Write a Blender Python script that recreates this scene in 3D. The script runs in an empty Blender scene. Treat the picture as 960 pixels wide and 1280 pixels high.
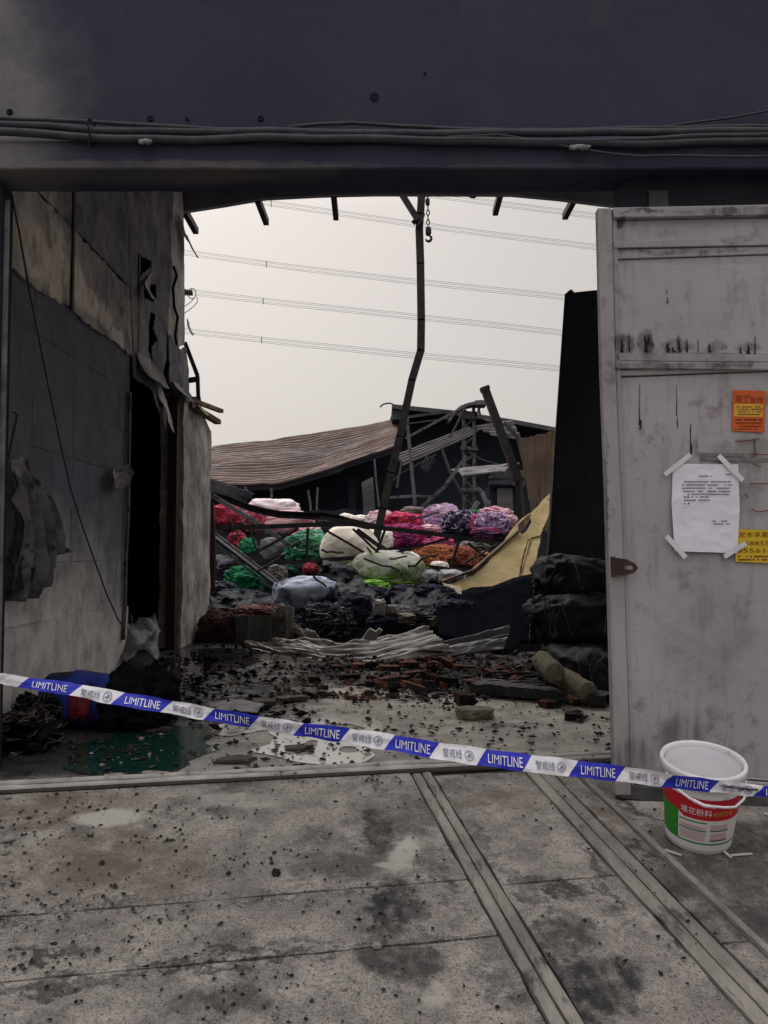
import bpy, bmesh, math, random
from mathutils import Vector as V, Matrix, noise, geometry
random.seed(7)
R = math.radians
sc = bpy.context.scene
COL = sc.collection

# ------------------------------------------------------------------ camera, sky, sun, exposure
EYE = V((0, 0, 0.9)); F = 1000.0; PITCH = math.atan(50 / 1000)
cam = bpy.data.cameras.new('camera'); cam_o = bpy.data.objects.new('camera', cam); COL.objects.link(cam_o)
cam.sensor_fit = 'VERTICAL'; cam.sensor_height = 32.0; cam.lens = 25.0
cam.clip_start = 0.05; cam.clip_end = 2000
cam_o.location = EYE; cam_o.rotation_euler = (R(90) + PITCH, 0, 0)
sc.camera = cam_o
sc.view_settings.view_transform = 'Standard'; sc.view_settings.look = 'None'
sc.view_settings.exposure = 0.0; sc.view_settings.gamma = 1.0

SUN_EL, SUN_AZ = 48, -24            # azimuth from +Y, negative is to the left
wd = bpy.data.worlds.new('World'); sc.world = wd; wd.use_nodes = True
wn = wd.node_tree; wn.nodes.clear()
def wnode(t, **k):
    n = wn.nodes.new(t)
    for a, b in k.items(): setattr(n, a, b)
    return n
sky = wnode('ShaderNodeTexSky', sky_type='NISHITA', sun_disc=False, sun_elevation=R(SUN_EL), sun_rotation=R(SUN_AZ), air_density=1.0, dust_density=3.6)
hs = wnode('ShaderNodeHueSaturation'); hs.inputs['Saturation'].default_value = 0.22
wn.links.new(sky.outputs[0], hs.inputs['Color'])
bg1 = wnode('ShaderNodeBackground'); bg1.inputs[1].default_value = 0.051
wm = wnode('ShaderNodeMix', data_type='RGBA', blend_type='MULTIPLY'); wm.inputs[0].default_value = 1; wm.inputs[7].default_value = (1, .955, .905, 1)   # warm dusty air
wn.links.new(hs.outputs[0], wm.inputs[6]); wn.links.new(wm.outputs[2], bg1.inputs[0])
tc = wnode('ShaderNodeTexCoord'); sx = wnode('ShaderNodeSeparateXYZ'); wn.links.new(tc.outputs['Generated'], sx.inputs[0])
cr = wnode('ShaderNodeValToRGB')     # overcast sky: brighter towards the zenith
e = cr.color_ramp.elements
e[0].position = 0.0; e[0].color = (.27, .24, .225, 1); e[1].position = 1.0; e[1].color = (2.05, 2.0, 2.03, 1)
m = e.new(0.40); m.color = (.34, .305, .285, 1)
wn.links.new(sx.outputs[2], cr.inputs[0])
bg2 = wnode('ShaderNodeBackground'); bg2.inputs[1].default_value = 1.0
wn.links.new(cr.outputs[0], bg2.inputs[0])
ad = wnode('ShaderNodeAddShader'); wo = wnode('ShaderNodeOutputWorld')
wn.links.new(bg1.outputs[0], ad.inputs[0]); wn.links.new(bg2.outputs[0], ad.inputs[1]); wn.links.new(ad.outputs[0], wo.inputs[0])

sl = bpy.data.lights.new('sun', 'SUN'); sl.energy = 1.3; sl.angle = R(18); sl.color = (1, .95, .88)
so = bpy.data.objects.new('sun', sl); COL.objects.link(so)
sd = V((math.sin(R(SUN_AZ)) * math.cos(R(SUN_EL)), math.cos(R(SUN_AZ)) * math.cos(R(SUN_EL)), math.sin(R(SUN_EL))))
so.rotation_euler = sd.to_track_quat('Z', 'Y').to_euler()
so.location = sd * 40

# ------------------------------------------------------------------ photo pixel (960 x 1280) to a point in the place
def ray(px, py):
    u = (px - 480) / F; v = (640 - py) / F; c, s = math.cos(PITCH), math.sin(PITCH)
    return V((u, c - v * s, v * c + s))
def P(px, py, Y):
    d = ray(px, py); return EYE + d * (Y / d.y)
def G(px, py, z=0.0):
    d = ray(px, py); return EYE + d * ((z - EYE.z) / d.z)
def RP(px, py, pt, n):
    d = ray(px, py); return EYE + d * ((pt - EYE).dot(n) / d.dot(n))
def lerp(a, b, t): return a + (b - a) * t
def interp(tab, x):
    if x <= tab[0][0]: return tab[0][1]
    for (a, p), (b, q) in zip(tab, tab[1:]):
        if x <= b: return lerp(p, q, (x - a) / (b - a))
    return tab[-1][1]

# ------------------------------------------------------------------ mesh collecting
class MB:
    def __init__(s): s.v = []; s.f = []; s.m = []; s.mats = []
    def add(s, vs, fs, mi=0):
        o = len(s.v); s.v += [V(p) for p in vs]
        for f in fs: s.f.append(tuple(o + i for i in f)); s.m.append(mi)
        return s
    def box(s, c, ax, ay, az, mi=0):        # centre and three half-axes
        c = V(c); q = [c + ax * i + ay * j + az * k for k in (-1, 1) for j in (-1, 1) for i in (-1, 1)]
        return s.add(q, [(0, 2, 3, 1), (4, 5, 7, 6), (0, 1, 5, 4), (2, 6, 7, 3), (0, 4, 6, 2), (1, 3, 7, 5)], mi)
    def bx(s, x0, x1, y0, y1, z0, z1, mi=0):
        return s.box(((x0 + x1) / 2, (y0 + y1) / 2, (z0 + z1) / 2), V(((x1 - x0) / 2, 0, 0)), V((0, (y1 - y0) / 2, 0)), V((0, 0, (z1 - z0) / 2)), mi)
    def bar(s, p, q, w, h=None, up=V((0, 0, 1)), mi=0):   # square bar between two points, full width w, height h
        p = V(p); q = V(q); h = h or w; d = (q - p)
        if d.length < 1e-6: return s
        n = d.normalized(); a = n.cross(up)
        if a.length < .05: a = n.cross(V((0, 1, 0)))
        a.normalize(); b = a.cross(n)
        return s.box((p + q) / 2, d / 2, a * (w / 2), b * (h / 2), mi)
    def tube(s, pts, r, n=6, caps=True, mi=0):
        pts = [V(p) for p in pts]; L = len(pts); rr = r if isinstance(r, (list, tuple)) else [r] * L
        ref = V((0.13, 0.21, 0.97)); vs = []
        for i, p in enumerate(pts):
            d = (pts[min(i + 1, L - 1)] - pts[max(i - 1, 0)])
            if d.length < 1e-9: d = V((0, 0, 1))
            d.normalize(); a = d.cross(ref)
            if a.length < .1: a = d.cross(V((1, 0, 0)))
            a.normalize(); b = d.cross(a)
            for k in range(n):
                t = 2 * math.pi * k / n; vs.append(p + (a * math.cos(t) + b * math.sin(t)) * rr[i])
        fs = [(i * n + k, i * n + (k + 1) % n, (i + 1) * n + (k + 1) % n, (i + 1) * n + k) for i in range(L - 1) for k in range(n)]
        if caps: fs += [tuple(range(n))[::-1], tuple((L - 1) * n + k for k in range(n))]
        return s.add(vs, fs, mi)
    def lathe(s, prof, M4, n=32, mi=0, caps=False):         # profile (r, z)
        vs = [M4 @ V((r * math.cos(2 * math.pi * k / n), r * math.sin(2 * math.pi * k / n), z)) for r, z in prof for k in range(n)]
        fs = [(i * n + k, i * n + (k + 1) % n, (i + 1) * n + (k + 1) % n, (i + 1) * n + k) for i in range(len(prof) - 1) for k in range(n)]
        if caps: fs += [tuple(range(n))[::-1], tuple((len(prof) - 1) * n + k for k in range(n))]
        return s.add(vs, fs, mi)
    def grid(s, fn, nu, nv, mi=0, wrap=False):
        vs = [fn(i / nu, j / nv) for j in range(nv + 1) for i in range(nu + 1)]
        w = nu + 1
        return s.add(vs, [(j * w + i, j * w + i + 1, (j + 1) * w + i + 1, (j + 1) * w + i) for j in range(nv) for i in range(nu)], mi)
    def prism(s, pts, off, mi=0):            # polygon extruded by a vector
        pts = [V(p) for p in pts]; n = len(pts); off = V(off)
        return s.add(pts + [p + off for p in pts], [tuple(range(n))[::-1], tuple(range(n, 2 * n))] + [(i, (i + 1) % n, n + (i + 1) % n, n + i) for i in range(n)], mi)
    def build(s, name, mats, parent=None, smooth=False, origin=None, bevel=0, solid=0):
        mats = mats if isinstance(mats, (list, tuple)) else [mats]
        if parent is not None: org = wloc(parent)
        elif origin is not None: org = V(origin)
        else:
            lo = [min(p[k] for p in s.v) for k in range(3)]; hi = [max(p[k] for p in s.v) for k in range(3)]
            org = V(((lo[0] + hi[0]) / 2, (lo[1] + hi[1]) / 2, lo[2]))
        me = bpy.data.meshes.new(name); me.from_pydata([p - org for p in s.v], [], s.f)
        for mt in mats: me.materials.append(mt)
        if len(mats) > 1: me.polygons.foreach_set('material_index', s.m)
        bm = bmesh.new(); bm.from_mesh(me); bmesh.ops.recalc_face_normals(bm, faces=bm.faces)
        if smooth:
            for f in bm.faces: f.smooth = True
        bm.to_mesh(me); bm.free(); me.update()
        o = bpy.data.objects.new(name, me); COL.objects.link(o)
        if parent is not None: o.parent = parent
        else: o.location = org
        if bevel:
            md = o.modifiers.new('bevel', 'BEVEL'); md.width = bevel; md.segments = 2; md.limit_method = 'ANGLE'
        if solid:
            md = o.modifiers.new('solid', 'SOLIDIFY'); md.thickness = solid; md.offset = 0
        return o
def wloc(o):
    p = V((0, 0, 0))
    while o is not None: p += o.location; o = o.parent
    return p
def tag(o, label, cat, group=None, kind=None):
    if label: o['label'] = label
    if cat: o['category'] = cat
    if group: o['group'] = group
    if kind: o['kind'] = kind
    return o
def thing(name, label, cat, loc=(0, 0, 0), group=None, kind=None):
    o = bpy.data.objects.new(name, None); COL.objects.link(o); o.location = loc; o.empty_display_size = .1
    return tag(o, label, cat, group, kind)
def struct(o): o['kind'] = 'structure'; return o
def stuff(o, label=None, cat=None): return tag(o, label, cat, None, 'stuff')

def inside(p, poly):
    x, y = p; c = False; n = len(poly)
    for i in range(n):
        x0, y0 = poly[i]; x1, y1 = poly[i - 1]
        if (y0 > y) != (y1 > y) and x < (x1 - x0) * (y - y0) / (y1 - y0) + x0: c = not c
    return c
def fray(poly, step, amp, seed=0):
    """the outline resampled every step and pushed about a little, so that it looks torn"""
    out = []; n = len(poly); rnd = random.Random(seed)
    for i in range(n):
        a = V(poly[i]); b = V(poly[(i + 1) % n]); L = (b - a).length; k = max(1, int(L / step))
        d = (b - a).normalized() if L > 1e-9 else V((1, 0)); nn = V((-d.y, d.x))
        for j in range(k):
            q = a + (b - a) * (j / k) + nn * (rnd.uniform(-amp, amp) if j else 0) + d * (rnd.uniform(-.3, .3) * step if j else 0)
            out.append((q.x, q.y))
    return out
def wobble(poly, step, amp, freq=6.0, seed=0):
    """the outline resampled and pushed about smoothly (water, spills)"""
    out = []; n = len(poly)
    for i in range(n):
        a, b, c, d = (V(poly[(i + k) % n]) for k in (-1, 0, 1, 2)); k = max(1, int((c - b).length / step))
        for j in range(k):
            t = j / k; q = .5 * ((2 * b) + (c - a) * t + (2 * a - 5 * b + 4 * c - d) * t * t + (3 * b - a - 3 * c + d) * t ** 3)
            e = V((noise.fractal(V((q.x * freq, q.y * freq, seed)), 1, 2, 4), noise.fractal(V((q.x * freq, q.y * freq, seed + 5.5)), 1, 2, 4)))
            q = q + e * amp; out.append((q.x, q.y))
    return out
def cdt(poly, holes=(), sp=.05, seed=0):
    rnd = random.Random(seed); vs = []; es = []
    for ring in [poly] + list(holes):
        o = len(vs); vs += [V((p[0], p[1])) for p in ring]; es += [(o + i, o + (i + 1) % len(ring)) for i in range(len(ring))]
    xs = [p[0] for p in poly]; ys = [p[1] for p in poly]
    y = min(ys) + sp / 2
    while y < max(ys):
        x = min(xs) + sp / 2
        while x < max(xs):
            q = (x + rnd.uniform(-.3, .3) * sp, y + rnd.uniform(-.3, .3) * sp)
            if inside(q, poly) and not any(inside(q, h) for h in holes): vs.append(V(q))
            x += sp
        y += sp
    r = geometry.delaunay_2d_cdt(vs, es, [], 0, 1e-5)
    v2, f2 = r[0], r[2]; fs = []
    for f in f2:
        c = sum((v2[i] for i in f), V((0, 0))) / len(f)
        if inside(c, poly) and not any(inside(c, h) for h in holes): fs.append(tuple(f))
    return [(p.x, p.y) for p in v2], fs
def sheet(mb, v2, fs, fn, off=None, mi=0):
    """a flat triangulation laid in the place by fn(u, v); off(u, v) gives it thickness"""
    top = [fn(u, v) for u, v in v2]
    if off is None: return mb.add(top, fs, mi)
    n = len(top); bot = [p + off for p in top]; cnt = {}
    for f in fs:
        for a, b in zip(f, f[1:] + f[:1]):
            k = (min(a, b), max(a, b)); cnt[k] = cnt.get(k, 0) + 1
    side = [(a, b, b + n, a + n) for (a, b), c in cnt.items() if c == 1]
    return mb.add(top + bot, fs + [tuple(i + n for i in f[::-1]) for f in fs] + side, mi)
def fbm(p, o=4): return noise.fractal(V(p), 1.0, 2.0, o)

_txt = {}
def text_mesh(s, size=1.0, align='CENTER'):
    k = (s, align)
    if k not in _txt:
        cu = bpy.data.curves.new('t', 'FONT'); cu.body = s; cu.size = 1; cu.align_x = align; cu.align_y = 'CENTER'; cu.resolution_u = 2
        o = bpy.data.objects.new('t', cu); COL.objects.link(o); bpy.context.view_layer.update()
        me = bpy.data.meshes.new_from_object(o.evaluated_get(bpy.context.evaluated_depsgraph_get()))
        _txt[k] = ([(v.co.x, v.co.y) for v in me.vertices], [tuple(p.vertices) for p in me.polygons])
        bpy.data.objects.remove(o); bpy.data.curves.remove(cu); bpy.data.meshes.remove(me)
    v, f = _txt[k]
    return [(x * size, y * size) for x, y in v], f
def text_width(s):
    v, _ = text_mesh(s); return max(x for x, y in v) - min(x for x, y in v)
# ------------------------------------------------------------------ materials
class NT:
    def __init__(s, name):
        s.mat = bpy.data.materials.new(name); s.mat.use_nodes = True; s.t = s.mat.node_tree; s.t.nodes.clear()
        s.out = s.n('ShaderNodeOutputMaterial'); s.b = s.n('ShaderNodeBsdfPrincipled'); s.l(s.b.outputs[0], s.out.inputs[0])
        s.tc = s.n('ShaderNodeTexCoord'); s.geo = s.n('ShaderNodeNewGeometry')
    def n(s, t, **k):
        nd = s.t.nodes.new(t)
        for a, b in k.items(): setattr(nd, a, b)
        return nd
    def l(s, a, b): s.t.links.new(a, b)
    def set(s, sock, val):
        if hasattr(val, 'is_linked'): s.l(val, sock)
        elif isinstance(val, (tuple, list)) and len(val) == 3 and sock.type == 'RGBA': sock.default_value = (*val, 1)
        else: sock.default_value = val
    def coord(s, world=False, scale=(1, 1, 1), rot=(0, 0, 0)):
        mp = s.n('ShaderNodeMapping'); s.l(s.geo.outputs['Position'] if world else s.tc.outputs['Object'], mp.inputs[0])
        mp.inputs['Scale'].default_value = scale; mp.inputs['Rotation'].default_value = rot
        return mp.outputs[0]
    def noise(s, co, scale=5, detail=6, rough=.6, dist=0):
        nd = s.n('ShaderNodeTexNoise'); s.l(co, nd.inputs['Vector'])
        nd.inputs['Scale'].default_value = scale; nd.inputs['Detail'].default_value = detail; nd.inputs['Roughness'].default_value = rough; nd.inputs['Distortion'].default_value = dist
        return nd.outputs['Fac']
    def rng(s, x, a, b, c=0.0, d=1.0, smooth=False):
        nd = s.n('ShaderNodeMapRange'); nd.clamp = True
        if smooth: nd.interpolation_type = 'SMOOTHSTEP'
        s.set(nd.inputs[0], x)
        for i, q in zip((1, 2, 3, 4), (a, b, c, d)): nd.inputs[i].default_value = q
        return nd.outputs[0]
    def math(s, op, a, b=0.0):
        nd = s.n('ShaderNodeMath', operation=op); s.set(nd.inputs[0], a); s.set(nd.inputs[1], b); return nd.outputs[0]
    def mix(s, fac, a, b, mode='MIX'):
        nd = s.n('ShaderNodeMix', data_type='RGBA', blend_type=mode)
        s.set(nd.inputs[0], fac); s.set(nd.inputs[6], a); s.set(nd.inputs[7], b); return nd.outputs[2]
    def stains(s, lst, jag=.12, js=6):
        """real stains: ellipsoids (centre, radii, turn about z, strength) with ragged edges, in place coordinates"""
        nz = s.n('ShaderNodeTexNoise'); s.l(s.geo.outputs['Position'], nz.inputs['Vector']); nz.inputs['Scale'].default_value = js; nz.inputs['Detail'].default_value = 5
        nz.inputs['Roughness'].default_value = .65
        vm = s.n('ShaderNodeVectorMath', operation='MULTIPLY_ADD'); s.l(nz.outputs['Color'], vm.inputs[0]); vm.inputs[1].default_value = (jag,) * 3
        sb = s.n('ShaderNodeVectorMath', operation='SUBTRACT'); s.l(s.geo.outputs['Position'], sb.inputs[0]); sb.inputs[1].default_value = (jag / 2,) * 3
        s.l(sb.outputs[0], vm.inputs[2]); tot = None
        for c, r, a, k in lst:
            mp = s.n('ShaderNodeMapping', vector_type='TEXTURE'); s.l(vm.outputs[0], mp.inputs[0])
            mp.inputs['Location'].default_value = c; mp.inputs['Scale'].default_value = r; mp.inputs['Rotation'].default_value = (0, 0, a)
            ln = s.n('ShaderNodeVectorMath', operation='LENGTH'); s.l(mp.outputs[0], ln.inputs[0])
            f = s.rng(ln.outputs['Value'], 1.05, .55, 0, k, True)
            tot = f if tot is None else s.math('MAXIMUM', tot, f)
        return tot
    def done(s, col, rough=.8, bump=None, bstr=.3, bdist=.01, metal=0.0, **k):
        k.setdefault('Specular_IOR_Level', .22); s.set(s.b.inputs['Base Color'], col); s.set(s.b.inputs['Roughness'], rough); s.set(s.b.inputs['Metallic'], metal)
        for a, v in k.items(): s.set(s.b.inputs[a.replace('_', ' ')], v)
        if bump is not None:
            bn = s.n('ShaderNodeBump'); bn.inputs['Strength'].default_value = bstr; bn.inputs['Distance'].default_value = bdist
            s.l(bump, bn.inputs['Height']); s.l(bn.outputs[0], s.b.inputs['Normal'])
        return s.mat

def M(name, c1, c2=None, scale=4, rough=.8, bstr=.3, bscale=40, bdist=.01, c3=None, s3=.62, sc3=9, metal=0, stretch=(1, 1, 1), vary=0, lo=.35, hi=.65, world=False, detail=6, **k):
    t = NT(name); co = t.coord(world, stretch); c2 = c2 or tuple(x * .7 for x in c1)
    col = t.mix(t.rng(t.noise(co, scale, detail), lo, hi), c1, c2)
    if c3: col = t.mix(t.rng(t.noise(co, sc3, 6), s3, s3 + .08), col, c3)
    if vary:
        oi = t.n('ShaderNodeObjectInfo'); hs = t.n('ShaderNodeHueSaturation')
        t.l(t.rng(oi.outputs['Random'], 0, 1, 1 - vary, 1 + vary), hs.inputs['Value']); t.l(col, hs.inputs['Color']); col = hs.outputs[0]
    rg = t.rng(t.noise(co, scale * 3, 4), .3, .7, max(.02, rough - .12), min(1, rough + .1))
    bp = t.math('ADD', t.noise(co, bscale, 8, .65), t.math('MULTIPLY', t.noise(co, bscale * .2, 4), 1.5))
    return t.done(col, rg, bp, bstr, bdist, metal, **k)

SOOT = (.026, .028, .038)
m_soot = M('sooty render', (.030, .032, .042), (.020, .022, .031), 2.5, .8, .25, 30, Specular_IOR_Level=.08)
m_black = M('charred black', (.013, .015, .022), (.022, .023, .030), 3, .85, .6, 30, Specular_IOR_Level=.12, IOR=1.2)
m_char_steel = M('burnt steel', (.042, .036, .035), (.018, .018, .022), 12, .6, .4, 60, .004, c3=(.10, .055, .035), metal=.25)
m_steel_dark = M('dark steel', (.035, .036, .042), (.018, .019, .025), 8, .5, .3, 50, .004, metal=.3)
m_rubber = M('cable sheath', (.030, .032, .042), (.05, .05, .058), 14, .5, .2, 60, .003)
m_wire = M('grey wire', (.16, .155, .15), (.11, .11, .11), 5, .5, .1)
m_redroof = M('red sheet roof', (.112, .062, .052), (.072, .044, .040), .5, .6, .15, 6, c3=(.085, .066, .062), s3=.58, sc3=.6)
m_farwall = M('blackened far wall', (.020, .026, .038), (.013, .017, .026), .6, .85, .2, 5, c3=(.035, .042, .055), s3=.6, sc3=1.1)
m_fartrim = M('dusty grey sheet', (.115, .105, .105), (.07, .066, .072), 1.5, .7, .3, 12, c3=(.05, .045, .05))
m_farsteel = M('pale burnt lattice', (.17, .165, .17), (.06, .06, .066), 5, .7, .4, 30, c3=(.03, .03, .035), s3=.55)
m_fargrey = M('grey shed panel', (.075, .08, .09), (.04, .044, .054), 2, .7, .3, 14)
m_rust = M('rusty sheet', (.115, .080, .056), (.070, .046, .035), 3, .8, .4, 25, c3=(.20, .14, .06), s3=.56, sc3=2, stretch=(3, 1, .4))
m_yellow = M('yellow board', (.50, .40, .20), (.36, .27, .13), 3, .85, .35, 60, c3=(.24, .17, .08), s3=.60, sc3=5, world=True)
m_brick = M('red brick', (.135, .045, .028), (.06, .026, .020), 14, .92, .8, 60, .006, c3=(.018, .016, .017), s3=.43, sc3=8, vary=.6, Specular_IOR_Level=.1)
m_stone = M('mossy stone', (.17, .16, .11), (.08, .075, .05), 14, .9, .8, 50)
m_tin = M('dusty sheet metal', (.27, .25, .225), (.105, .096, .088), 3, .5, .4, 30, c3=(.045, .04, .038), s3=.53, sc3=6, stretch=(.35, 1, 1))
m_tin_dark = M('scorched sheet metal', (.16, .15, .16), (.08, .075, .08), 3, .55, .3, 30, c3=(.03, .03, .034), s3=.56, stretch=(.35, 1, 1))
m_navy = M('blue black tarpaulin', (.0055, .006, .009), (.003, .0035, .006), 3, .9, .4, 12, Specular_IOR_Level=.03, IOR=1.08)
m_bag = M('black woven sack', (.020, .021, .028), (.009, .010, .014), 8, .7, .5, 60, .006, Specular_IOR_Level=.12)
m_straw = M('straw roll', (.22, .19, .14), (.10, .085, .06), 40, .9, .9, 90, .01, stretch=(1, 3, 1))
m_cloth = M('sooty cloth', (.135, .125, .138), (.045, .043, .050), 7, .9, .5, 40, c3=(.02, .02, .025), s3=.57)
m_rag = M('burnt rags', (.013, .012, .015), (.005, .005, .008), 9, .95, .9, 25, .02, c3=(.10, .035, .035), s3=.68, Specular_IOR_Level=.03, IOR=1.08)
m_plastic_grey = M('grey plastic film', (.20, .19, .19), (.07, .065, .068), 8, .45, .6, 18, .02)
m_blue = M('blue drum plastic', (.028, .045, .26), (.016, .024, .13), 5, .55, .3, 30, c3=(.010, .011, .016), s3=.47, sc3=5, Specular_IOR_Level=.15)
m_redpatch = M('red drum patch', (.17, .016, .022), (.08, .012, .016), 10, .6, .2, 30)
m_wood_red = M('dark red jamb', (.055, .020, .016), (.035, .016, .014), 6, .7, .3, 40, stretch=(1, 1, .2))
m_charwood = M('charred timber', (.012, .012, .014), (.028, .026, .027), 10, .7, .8, 40, .012, stretch=(.25, 1, 1))
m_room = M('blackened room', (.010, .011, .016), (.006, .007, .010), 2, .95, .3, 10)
m_chip = M('charcoal flakes', (.012, .011, .011), (.030, .027, .025), 20, .9, .4, 60, vary=0)
m_grit = M('pale grit', (.30, .28, .25), (.15, .13, .12), 9, .9, .4, 60)
m_mud = M('muddy chips', (.085, .065, .055), (.03, .024, .022), 9, .8, .4, 60)
m_white_pl = M('white bucket plastic', (.72, .70, .71), (.60, .58, .60), 6, .40, .10, 30, c3=(.36, .33, .31), s3=.60, sc3=9)
m_label_white = M('printed label white', (.68, .67, .66), (.58, .57, .56), 6, .5, .08, c3=(.40, .37, .35), s3=.62, sc3=14)
m_label_red = M('printed label red', (.50, .018, .030), (.42, .014, .024), 6, .42, .05)
m_label_green = M('printed label green', (.030, .25, .026), (.022, .19, .02), 6, .42, .05)
m_ink_green = M('green print', (.05, .22, .07), (.04, .18, .06), 6, .5, .05)
m_ink_pink = M('pink print', (.50, .16, .24), (.46, .14, .22), 6, .5, .05)
m_ink_dark = M('dark print', (.035, .030, .05), (.05, .045, .06), 20, .6, .05)
m_ink_brown = M('brown print', (.14, .035, .012), (.10, .025, .01), 20, .6, .05)
m_ink_white = M('white print', (.74, .74, .76), (.68, .68, .70), 9, .5, .05)
m_ink_yellow = M('yellow print', (.62, .36, .05), (.5, .28, .04), 12, .6, .05)
m_tape_blue = M('blue tape', (.020, .026, .36), (.026, .032, .42), 9, .42, .1, 12)
m_tape_white = M('white tape', (.72, .72, .74), (.60, .60, .63), 12, .42, .12, 12, c3=(.45, .42, .39), s3=.66, sc3=14)
m_tape_ink = M('grey blue print', (.10, .10, .19), (.16, .16, .26), 20, .5, .05)
m_paper = M('white paper', (.70, .70, .76), (.64, .64, .70), 5, .7, .25, 9, .006)
m_sticky = M('clear sticky strip', (.66, .66, .69), (.56, .56, .60), 12, .35, .1)
m_orange = M('orange poster', (.55, .105, .025), (.48, .09, .02), 7, .7, .1, c3=(.55, .30, .045), s3=.62, sc3=3)
m_yel_sticker = M('yellow sticker', (.62, .42, .025), (.50, .33, .02), 7, .6, .1, c3=(.34, .22, .03), s3=.66)
m_hasp = M('rusty hasp', (.070, .040, .038), (.035, .022, .022), 16, .6, .4, 60, metal=.4)
m_rope_red = M('red tie', (.13, .022, .026), (.06, .012, .016), 16, .8, .5, 60)
m_far_ground = M('dusty yard', (.20, .19, .18), (.13, .12, .115), .4, .9, .3, 6, world=True)

def yarn(name, a, b, c, fs=26):
    t = NT(name); co = t.coord(); st = t.coord(scale=(1, 1, 3.2), rot=(.7, .5, .3))
    n1 = t.noise(co, 3.2, 5); n2 = t.noise(st, fs, 6, .7, 1.2)
    col = t.mix(t.rng(n1, .42, .60), a, b); col = t.mix(t.rng(n2, .46, .62), col, c)
    return t.done(col, .9, t.math('ADD', n2, t.math('MULTIPLY', n1, .8)), .9, .03)
# ------------------------------------------------------------------ ramp, floor, yard
K0 = G(0, 985); K1 = G(520, 958)
EU = (K1 - K0); EU.z = 0; EU.normalize()
EW = (V((EU.y, -EU.x, 0)) + V((0, 0, -.13))).normalized(); RN = EU.cross(EW)
if RN.z < 0: RN = -RN
def RU(u, w, h=0.0): return K0 + EU * u + EW * w + RN * h
def RG(px, py): return RP(px, py, K0, RN)
def XW(px): return RP(px, 690, V((-1.9, 0, 0)), V((1, 0, 0)))
def WL(px, py, x=-1.9): return RP(px, py, V((x, 0, 0)), V((1, 0, 0)))

def st(px, py, rx, ry, a=0, k=1.0, fn=RG, rz=.3):
    p = fn(px, py); return (tuple(p), (rx, ry, rz), a, k)

def concrete_ramp():
    t = NT('worn ramp concrete'); co = t.coord(True)
    big = t.noise(co, 1.6, 6, .6); mid = t.noise(co, 7, 8, .65); fine = t.noise(co, 60, 6, .7); gr = t.noise(co, 170, 3, .8)
    col = t.mix(t.rng(big, .35, .65), (.40, .368, .328), (.27, .244, .217))
    col = t.mix(t.rng(mid, .38, .62, 0, .75), col, (.150, .136, .124))
    col = t.mix(t.math('MULTIPLY', t.rng(t.noise(co, 2.6, 6, .7), .48, .62), t.rng(mid, .34, .56)), col, (.10, .09, .082))
    col = t.mix(t.rng(fine, .50, .70, 0, .8), col, (.08, .074, .070))
    col = t.mix(t.rng(gr, .53, .63, 0, .9), col, (.045, .041, .039))
    col = t.mix(t.rng(gr, .40, .31, 0, .6), col, (.50, .475, .44))
    brn = t.stains([st(130, 1080, .40, .28, .2, .7), st(70, 1010, .4, .2, .1, .8), st(640, 1000, .3, .1, 0, .5), st(760, 1030, .12, .3, .3, .7)], .3, 4)
    col = t.mix(t.math('MULTIPLY', brn, t.rng(mid, .3, .6)), col, (.125, .100, .078))
    lt = t.stains([st(140, 1022, .16, .075, .1, .85), st(505, 1065, .05, .13, -.35, .75), st(495, 1080, .09, .03, 0, .7), st(545, 1245, .04, .05, 0, .5), st(300, 1000, .2, .08, 0, .35)], .10, 9)
    col = t.mix(lt, col, (.42, .395, .36))
    so = t.stains([st(490, 1130, .10, .22, -.15, 1), st(472, 1040, .06, .20, .1, .85), st(492, 1200, .14, .12, 0, .85), st(478, 985, .05, .08, 0, .6), st(712, 1110, .07, .06, 0, .9), st(655, 1105, .05, .15, .4, .75), st(735, 1235, .22, .13, .7, 1), st(700, 1160, .10, .10, .3, .8),
                   st(690, 1200, .05, .22, .35, .85), st(815, 1065, .03, .15, .5, .9), st(790, 1010, .03, .16, .4, .85), st(880, 1190, .045, .17, .45, .95), st(945, 1230, .04, .1, .4, .9),
                   st(60, 1190, .12, .035, .2, .8), st(290, 1185, .10, .03, .15, .85), st(330, 1180, .2, .03, .15, .6), st(500, 1210, .12, .10, 0, .6), st(290, 1250, .14, .06, 0, .6),
                   st(25, 1150, .08, .02, .1, .8), st(880, 1095, .35, .18, .2, .72), st(940, 1060, .4, .25, 0, .75), st(930, 1150, .25, .12, .3, .75), st(615, 1230, .03, .12, .2, .5), st(240, 1205, .55, .016, .19, .8), st(500, 1178, .3, .012, .19, .7), st(120, 1133, .5, .012, .19, .6), st(400, 1115, .4, .010, .19, .55), st(560, 1100, .025, .30, .0, .5), st(600, 1060, .03, .35, .0, .55), st(560, 1020, .02, .2, 0, .6), st(755, 1100, .025, .35, 0, .7), st(30, 1235, .3, .03, .19, .8)], .30, 12)
    som = t.math('MULTIPLY', so, t.math('MULTIPLY', t.rng(t.noise(co, 16, 9, .8), .26, .50), t.rng(t.noise(t.coord(True, (1, .35, 1), (0, 0, .25)), 18, 6, .7), .30, .52, .35, 1)))
    col = t.mix(som, col, (.028, .028, .030))
    spk = t.math('MULTIPLY', t.rng(t.noise(co, 34, 3, .5), .66, .70), t.rng(big, .40, .6))
    col = t.mix(spk, col, (.03, .028, .027))
    bp = t.math('ADD', fine, t.math('ADD', t.math('MULTIPLY', mid, 2.0), t.math('MULTIPLY', gr, .5)))
    return t.done(col, t.rng(mid, .3, .7, .70, .92), bp, .7, .006)
m_ramp = concrete_ramp()
m_joint = M('dirty joint', (.022, .020, .019), (.045, .04, .036), 20, .95, .6, 60)
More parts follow.
